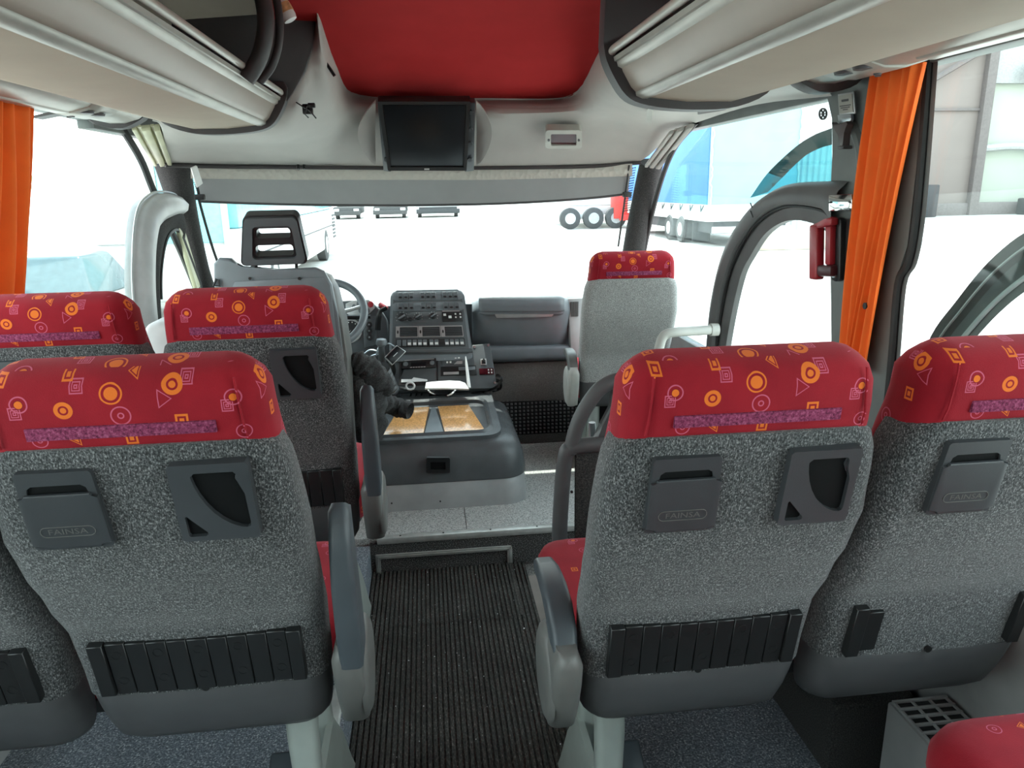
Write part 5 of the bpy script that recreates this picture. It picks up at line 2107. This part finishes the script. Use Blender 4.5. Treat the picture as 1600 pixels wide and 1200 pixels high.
# safety notice and bracket
q = qz((1312, 149), (1335, 145), (1337, 176), (1314, 179), (0, 0, 100, 100))
O = q.p(50, 50)
LO = Matrix.Translation(-O)
t = empty('notice', O, 'small grey printed notice in a metal slide near the top of the right pillar', 'notice')
mb = MB()
q.slab(mb, -4, -6, 104, 104, .0, .004, .001)
lobj('slide', mb, M['silver'], t)
mb = MB()
q.slab(mb, 4, 4, 96, 96, .003, .006)
lobj('card', mb, M['rail'], t)
mb = MB()
for (a, b, y, h_) in ((25, 75, 26, 12), (10, 90, 56, 5), (16, 84, 66, 5), (30, 70, 76, 5)):
    n_ = int((b - a) / 7)
    for i in range(n_):
        q.slab(mb, a + 7 * i, y, a + 7 * i + 5, y + h_, .0055, .0068)
tag(lobj('print', mb, M['shell'], t, flat=True), kind='stuff')
# belt anchor below it
q = qz((1309, 180), (1340, 178), (1339, 232), (1316, 234), (0, 0, 100, 100))
O = q.p(50, 50)
LO = Matrix.Translation(-O)
t = empty('belt_anchor', O, 'dark brown wishbone shaped hanger bracket under the printed notice', 'bracket')
mb = MB()
q.poly(mb, [(14, 0), (82, 0), (84, 14), (78, 22), (22, 24), (16, 14)], .0, .010, .002)
lobj('metal_slide', mb, M['chrome'], t)
mb = MB()
q.poly(mb, [(2, 20), (12, 30), (30, 25), (45, 30), (60, 24), (82, 20), (92, 30), (80, 40), (68, 52), (64, 90), (60, 100), (44, 100), (40, 88), (36, 56), (20, 40), (4, 34)], .004, .024, .006)
lobj('hanger', mb, plastic('brown_hanger', (.075, .062, .062), .4), t)
mb = MB()
q.slab(mb, 30, 90, 74, 100, .0, .028, .003)
lobj('foot', mb, M['shell'], t)
# mirror plate
q = Quad(aX(1297, 305, 1.160), aX(1333, 303, 1.160), aX(1333, 328, 1.160), aX(1297, 330, 1.160), (0, 0, 100, 100))
O = q.p(50, 50)
LO = Matrix.Translation(-O)
t = empty('mirror_plate', O, 'small square cornered reflective plate screwed to the right pillar', 'plate')
mb = MB()
q.slab(mb, 0, 0, 100, 100, .0, .004, .0008)
lobj('plate', mb, plastic('polished_plate', (.75, .75, .73), .08, metal=1.0, var=.02, bump=0), t)
mb = MB()
for x, y in ((5, 45), (93, 50)):
    q.disk(mb, x, y, 4, 6, .003, .007, 8)
lobj('screw', mb, M['bolt'], t)
# emergency hammer
q = qz((1285, 340), (1324, 337), (1322, 442), (1284, 440), (0, 0, 100, 260))
O = q.p(50, 130)
LO = Matrix.Translation(-O)
t = empty('emergency_hammer', O, 'dark red emergency hammer in a black holder on the right pillar', 'hammer')
mb = MB()
q.poly(mb, rrect(80, 130, 36, 250, 16, 5), .0, .018, .004)
lobj('holder_plate', mb, M['black'], t)
mb = MB()
q.slab(mb, 6, 190, 88, 236, .006, .04, .008)
lobj('holder_cup', mb, plastic('dark_maroon_cup', (.06, .012, .016), .4), t)
mb = MB()
q.slab(mb, 2, 28, 34, 250, .015, .045, .008, 3)
hm = lobj('handle', mb, M['hammer'], t)
mb = MB()
q.poly(mb, [(8, 40), (16, 24), (40, 20), (66, 8), (86, 2), (92, 10), (90, 34), (76, 40), (44, 42), (20, 50)], .018, .042, .006)
lobj('hammer_head', mb, M['hammer'], t)
mb = MB()
q.slab(mb, 58, 30, 80, 190, .016, .036, .006)
lobj('grip_bar', mb, M['hammer'], t)
mb = MB()
for y in (16, 232):
    q.disk(mb, 80, y, 8, 8, .017, .024, 10)
lobj('screw', mb, M['chrome'], t)

# ------------------------------------------------------------------ outside: yard, vehicles, sheds
GZ = -0.6
M['concrete'] = speckle('pale_yard_concrete', [(.3, (.38, .375, .35)), (.5, (.45, .44, .415)), (.7, (.52, .51, .48))], 3.0, .9, .2, dist=.01)
M['veh_white'] = plastic('white_vehicle_paint', (.60, .60, .59), .3, var=.03, bump=0)
M['veh_blue'] = plastic('blue_tarpaulin', (.045, .17, .50), .6, var=.06, scale=1.5, bump=0)
M['veh_pale_blue'] = plastic('faded_blue_tarpaulin', (.27, .46, .53), .7, var=.06, scale=1.0, bump=0)
M['veh_dark'] = plastic('dark_chassis', (.035, .037, .04), .6, bump=0)
M['veh_glass'] = plastic('vehicle_window', (.06, .10, .11), .1, bump=0)
M['veh_teal'] = plastic('teal_windscreen', (.22, .55, .60), .15, bump=0)
M['tyre'] = plastic('grey_tyre', (.06, .06, .06), .8, bump=0)
M['veh_red'] = plastic('red_vehicle_paint', (.55, .05, .04), .4, bump=0)
M['shed'] = plastic('pinkish_grey_shed_wall', (.21, .175, .16), .8, var=.05, scale=.3, bump=0)
M['shed_pale'] = plastic('pale_green_white_wall', (.40, .43, .37), .8, var=.05, scale=.3, bump=0)
M['shed_dark'] = plastic('grey_steel_column', (.14, .12, .115), .7, bump=0)
M['corr'] = plastic('pale_corrugated_sheet', (.66, .67, .66), .5, var=.04, scale=.5, bump=0)
M['foliage'] = plastic('hazed_green_foliage', (.22, .30, .16), .9, var=.3, scale=2, bump=0)  # leaf green lightened, so distance haze is part of the colour
M['bark'] = plastic('grey_bark', (.20, .17, .14), .9)

mb = MB()
mb.box(-220, -120, GZ - .2, 260, 320, GZ)
ground = obj('ground', mb, M['concrete'], None, kind='structure')


def wheel(parent, x, y, r, wd, along='x', o=(0, 0, 0)):
    mb = MB()
    c = V((x, y, GZ + r)) - V(o)
    d = V((wd / 2, 0, 0)) if along == 'x' else V((0, wd / 2, 0))
    mb.tube([c - d, c - d * .8, c + d * .8, c + d], [r * .9, r, r, r * .9], 20)
    w_ = obj('wheel', mb, M['tyre'], parent)
    mb = MB()
    mb.tube([c - d * 1.03, c + d * 1.03], [r * .52, r * .52], 14)
    obj('hub', mb, M['silver'], w_)


def vbox(parent, name, a, b, m, bev=.03, o=(0, 0, 0), **k):
    mb = MB()
    mb.box(a[0] - o[0], a[1] - o[1], a[2] - o[2], b[0] - o[0], b[1] - o[1], b[2] - o[2], bev)
    return obj(name, mb, m, parent, **k)


# blue tarpaulin trailer at the right
O = (11.5, 25.6, GZ)
t = empty('trailer_truck', O, 'large parked truck with blue tarpaulin side and pale blue rear beyond the door', 'truck')
vbox(t, 'side_tarpaulin', (9.92, 25.72, .84), (12.9, 36, 4.55), M['veh_blue'], .05, O, label='darker blue side tarpaulin')
vbox(t, 'rear_tarpaulin', (9.95, 25.55, .84), (13.15, 25.72, 4.55), M['veh_pale_blue'], .03, O, label='faded pale blue rear curtain')
vbox(t, 'side_board', (9.90, 25.60, .28), (9.98, 36, .86), M['veh_white'], .01, O)
vbox(t, 'tail_board', (9.93, 25.50, .28), (13.15, 25.62, .86), M['veh_white'], .01, O)
for i in range(9):
    mb = MB()
    y = 25.9 + i * 1.1
    mb.tube([V((9.89, y, .84)) - V(O), V((9.86, y + .18, .62)) - V(O), V((9.89, y + .3, .84)) - V(O)], .02, 6)
    obj('tie_loop', mb, M['veh_dark'], t)
mb = MB()
rn = random.Random(5)
for xx in (9.98, 13.12):
    P = [V((xx + rn.uniform(-.04, .04), 25.53, .86 + 3.65 * i / 30)) - V(O) for i in range(31)]
    mb.tube(P, .025, 5)
obj('edge_lacing', mb, M['veh_white'], t)
vbox(t, 'chassis', (10.2, 25.7, -.15), (12.9, 36, .28), M['veh_dark'], .02, O)
vbox(t, 'bumper', (10.1, 25.45, -.12), (13.0, 25.60, .10), M['veh_white'], .02, O)
vbox(t, 'lamp', (10.25, 25.42, -.06), (10.85, 25.47, .06), M['shed_pale'], .01, O)
vbox(t, 'mud_flap', (10.0, 27.2, -.5), (10.7, 27.25, .2), M['veh_dark'], .01, O)
for y in (28.2, 29.6):
    wheel(t, 10.1, y, .5, .5, 'x', O)
wheel(t, 12.6, 28.2, .5, .5, 'x', O)
wheel(t, 10.1, 34.5, .5, .5, 'x', O)

# white coach ahead on the left
O = (-4.4, 13.2, GZ)
t = empty('parked_coach', O, 'white coach parked ahead on the left, its side running behind the driver headrest', 'coach')
vbox(t, 'body', (-5.65, 13.2, -.25), (-3.14, 27.4, .95), M['veh_white'], .08, O)
vbox(t, 'window_band', (-5.60, 13.6, .95), (-3.20, 27.3, 2.0), M['veh_teal'], .08, O, label='teal glazed window band')
vbox(t, 'roof', (-5.62, 13.3, 2.0), (-3.17, 27.35, 2.45), M['veh_white'], .12, O)
vbox(t, 'windscreen', (-4.35, 13.14, .75), (-3.35, 13.24, 2.1), M['veh_teal'], .03, O)
vbox(t, 'front_quarter', (-5.45, 13.14, .75), (-4.40, 13.24, 2.1), M['veh_white'], .03, O)
for x in (-4.4, -3.32):
    vbox(t, 'pillar', (x - .05, 13.12, .7), (x + .05, 13.2, 2.1), M['shed_pale'], .01, O)
vbox(t, 'front_panel', (-5.6, 13.12, -.2), (-3.2, 13.22, .72), M['veh_white'], .03, O)
vbox(t, 'crease', (-3.150, 13.4, .42), (-3.128, 27.2, .45), M['veh_dark'], 0, O)
for i in range(7):
    vbox(t, 'louvre', (-3.15, 26.5, .0 + .12 * i), (-3.12, 27.2, .06 + .12 * i), M['veh_dark'], 0, O)
wheel(t, -3.28, 24.6, .5, .3, 'x', O)
wheel(t, -3.28, 16.0, .5, .3, 'x', O)

# vehicles across the yard, seen under the blind
for i, (xa, xb, ztop, m, lb) in enumerate(((-7.0, -4.9, 1.2, 'veh_dark', 'leftmost of the three vehicles parked far across the yard under the blind'), (-3.9, -1.3, 1.0, 'veh_dark', 'dark van between the two other far vehicles under the blind'), (-.55, 2.85, 2.2, 'veh_white', 'white lorry front with dark grille bars, right of the far dark van'))):
    O = ((xa + xb) / 2, 60, GZ)
    t = empty('far_vehicle', O, lb, 'vehicle')
    vbox(t, 'body', (xa, 60, GZ + .35), (xb, 64.5, .35), M['veh_white'] if i == 2 else M['tyre'], .15, O)
    vbox(t, 'cabin', (xa + .15, 60.6, .35), (xb - .15, 64, ztop), M['veh_glass'], .2, O)
    vbox(t, 'bumper', (xa - .02, 59.9, GZ + .3), (xb + .02, 60.2, GZ + .65), M['veh_dark'] if i == 2 else M['tyre'], .05, O)
    if i == 2:
        vbox(t, 'grille', (xa + .2, 59.95, .0), (xb - .2, 60.05, .22), M['veh_dark'], .02, O)
    else:
        vbox(t, 'headlamp', (xa + .1, 59.9, .0), (xa + .5, 60.05, .2), M['veh_white'], .04, O)
        vbox(t, 'headlamp', (xb - .5, 59.9, .0), (xb - .1, 60.05, .2), M['veh_white'], .04, O)
    for x in (xa + .25, xb - .25):
        wheel(t, x, 61, .4, .3, 'x', O)

# red and white chassis truck, right of the windscreen
O = (9.2, 39, GZ)
t = empty('red_truck', O, 'red and white truck chassis with double rear wheels behind the guide seat', 'truck')
vbox(t, 'chassis', (7.6, 39.5, .1), (11.5, 46, .55), M['veh_white'], .05, O)
vbox(t, 'tank', (8.0, 39.2, -.1), (9.0, 39.6, .3), M['corr'], .05, O)
vbox(t, 'rear_frame', (9.9, 38.6, -.1), (11.6, 39.4, 1.6), M['veh_red'], .05, O, label='red rear frame')
vbox(t, 'bumper', (10.2, 38.4, -.2), (11.6, 38.7, .1), M['veh_red'], .03, O)
vbox(t, 'load', (7.8, 40, .55), (11.4, 45.5, 2.2), M['veh_white'], .08, O)
for x in (7.6, 8.85, 10.05):
    mb = MB()
    wheel(t, x, 38.9, .55, .4, 'y', O)

# pale car built in place of a dash reflection in the left window
O = (-5.55, 10.6, GZ)
t = empty('reflection_car', O, 'pale car with a dark window band standing in for a dash reflection in the left side glass', 'car')
vbox(t, 'body', (-6.55, 10.6, GZ + .22), (-4.6, 12.95, .15), M['veh_white'], .12, O)
mb = MB()
a = [V((-6.45, 10.9, .15)), V((-4.68, 10.9, .15)), V((-4.68, 12.7, .15)), V((-6.45, 12.7, .15))]
b = [V((-6.2, 11.4, .72)), V((-4.95, 11.4, .72)), V((-4.95, 12.4, .72)), V((-6.2, 12.4, .72))]
mb.prism([p - V(O) for p in a], [p - V(O) for p in b], .06)
obj('cabin', mb, M['veh_glass'], t)
vbox(t, 'marking', (-4.95, 10.58, -.02), (-4.72, 10.61, .10), plastic('violet_marking', (.12, .1, .5), .5, bump=0), .01, O, label='violet marking')
vbox(t, 'marking', (-4.98, 10.58, -.14), (-4.66, 10.61, -.04), M['veh_red'], .01, O, label='red marking')
for x in (-6.4, -4.75):
    wheel(t, x, 11.4, .32, .22, 'x', O)
    wheel(t, x, 12.3, .32, .22, 'x', O)

# tall shed at the right with steel column, brace, banner and crates
O = (34, 44, GZ)
t = empty('warehouse', O, 'tall pinkish grey warehouse with steel columns beyond the near right window', 'building')
vbox(t, 'wall', (24, 44, GZ), (34.2, 46, 17), M['shed'], .02, O)
vbox(t, 'pale_wall', (34.6, 44.6, GZ), (62, 46, 17), M['shed_pale'], .02, O, label='pale greenish wall bay')
vbox(t, 'column', (33.9, 43.6, GZ), (34.5, 44.2, 17), M['shed_dark'], .02, O)
vbox(t, 'rail', (24, 43.85, 5.6), (34, 44.0, 5.75), M['shed_dark'], .01, O)
vbox(t, 'fascia', (34.5, 44.2, 7.2), (62, 44.6, 12.5), M['cover_pale'], .02, O)
vbox(t, 'plinth', (24, 43.8, GZ), (62, 44.6, .15), M['shed_dark'], .02, O)
mb = MB()
mb.tube([V((27.5, 43.6, 5.7)) - V(O), V((34.2, 43.6, 9.4)) - V(O)], .16, 6)
obj('brace', mb, M['shed_dark'], t)
mb = MB()
c = catmull([V((34.5, 44.1, 3.4)), V((37, 44.1, 3.5)), V((41, 44.1, 3.1))], 4)
mb.tube([p - V(O) for p in c], .22, 8)
obj('pipe', mb, M['cover_pale'], t)
qs = Quad((36.2, 43.4, 8.0), (41.5, 43.4, 10.2), (41.5, 43.4, 9.0), (36.3, 43.4, 6.9), (0, 0, 53, 12), toward=(0, -1, 0))
mb = MB()
qs.slab(mb, 0, 0, 53, 12, 0, .08)
mb.xf(Matrix.Translation(-V(O)))
bn = obj('banner', mb, M['white'], t, label='slanting white lettered banner')
text_mesh('8521 · COИT', 9, lambda x, y: qs.p(x, 12 - y, .09) - V(O), M['print_dark'], 'banner_lettering', bn, cx=26, cy=6, xs=.9)
for i, (x, y, s_, h_) in enumerate(((36.8, 42, 1.3, 1.0), (38.6, 42.2, 1.5, 1.6), (40.6, 42, 1.3, .9), (29.8, 42.3, 1.0, 1.9))):
    o = vbox(None, 'crate', (x, y, GZ), (x + s_, y + s_, GZ + h_), M['veh_dark'], .08, label=['left low dark crate by the pale warehouse bay', 'tall dark crate by the pale warehouse bay', 'right low dark crate by the pale warehouse bay', 'lone dark crate before the pink warehouse wall'][i], cat='crate')
# corrugated shed behind the trailer, low wall
O = (15, 27.2, GZ)
t = empty('corrugated_shed', O, 'pale corrugated shed wall rising behind the blue truck', 'building')
mb = MB()
rows = []
for z in (GZ, 8):
    rows.append([V((13.3 + i * .06, 27.2 + (.05 if i % 4 < 2 else 0), z)) - V(O) for i in range(90)])
mb.grid(rows, .1, (0, 1, 0))
obj('sheet_wall', mb, M['corr'], t, flat=True)
vbox(t, 'gutter', (13.25, 27.0, 6.4), (18.7, 27.2, 6.6), M['cover_pale'], .02, O)
mb = MB()
mb.box(11.0, 23.6, GZ, 13.6, 24.4, -.02, .03)
obj('low_wall', mb, plastic('sandy_stone', (.55, .48, .38), .9, var=.2, scale=3), None, 'low sandy stone block at the foot of the corrugated shed', 'wall')

# curved teal reflection in the door side glass, built as a pane; round badge
q = [(1172, 309), (1200, 270), (1240, 232), (1270, 212), (1300, 200), (1300, 252), (1300, 285), (1250, 292), (1210, 300)]
mb = MB()
mb.prism([aX(x, y, 1.262) for x, y in q], [aX(x, y, 1.268) for x, y in q])
rfl = st('pane_reflection', mb, M['reflection_teal'], w3)
mb = MB()
up = catmull([aX(x, y, 1.262) for x, y in ((1172, 309), (1200, 270), (1240, 232), (1270, 212), (1300, 200))], 8)
dn = catmull([aX(x, y, 1.262) for x, y in ((1200, 300), (1222, 278), (1255, 246), (1280, 232), (1300, 226))], 8)
mb.loft([[p for p in up[:33]], [p for p in dn[:33]]], closed=False)
st('reflection_band', mb, M['frit'], w3)
q = Quad(aX(1280, 168, 1.20), aX(1294, 167, 1.20), aX(1294, 188, 1.20), aX(1280, 189, 1.20), (-1, -1, 1, 1))
mb = MB()
q.ring(mb, 0, 0, .9, .9, .22, 0, .004)
q.disk(mb, 0, 0, .25, .25, 0, .004)
for a in range(6):
    an = a * math.pi / 3
    q.poly(mb, [(.2 * math.cos(an - .3), .2 * math.sin(an - .3)), (.7 * math.cos(an - .1), .7 * math.sin(an - .1)), (.7 * math.cos(an + .1), .7 * math.sin(an + .1)), (.2 * math.cos(an + .3), .2 * math.sin(an + .3))], 0, .004)
obj('round_badge', mb, M['print_dark'], None, 'small round black spoked badge on the glass beside the right pillar', 'badge', flat=True)
# distant trees beyond the left glass
for i, (x, y, h_) in enumerate(((-21.5, 42, 3.6), (-15.5, 46, 2.6))):
    t = empty('tree', (x, y, GZ), ['larger hazy tree far beyond the left glass', 'smaller hazy tree far beyond the left glass'][i], 'tree')
    mb = MB()
    mb.tube([(0, 0, 0), (.1, 0, h_ * .4), (0, .1, h_ * .8)], [.2, .14, .06], 8)
    obj('trunk', mb, M['bark'], t)
    mb = MB()
    rn = random.Random(i)
    for k in range(26):
        a = rn.uniform(0, 6.28)
        rr = h_ * .38 * math.sqrt(rn.random())
        c = V((rr * math.cos(a), rr * math.sin(a), h_ * rn.uniform(.45, 1.05)))
        r = h_ * rn.uniform(.09, .17)
        mb.tube([c - V((0, 0, r)), c - V((0, 0, r * .6)), c, c + V((0, 0, r * .6)), c + V((0, 0, r))], [r * .2, r * .8, r, r * .75, r * .15], 7)
    obj('crown', mb, M['foliage'], t)
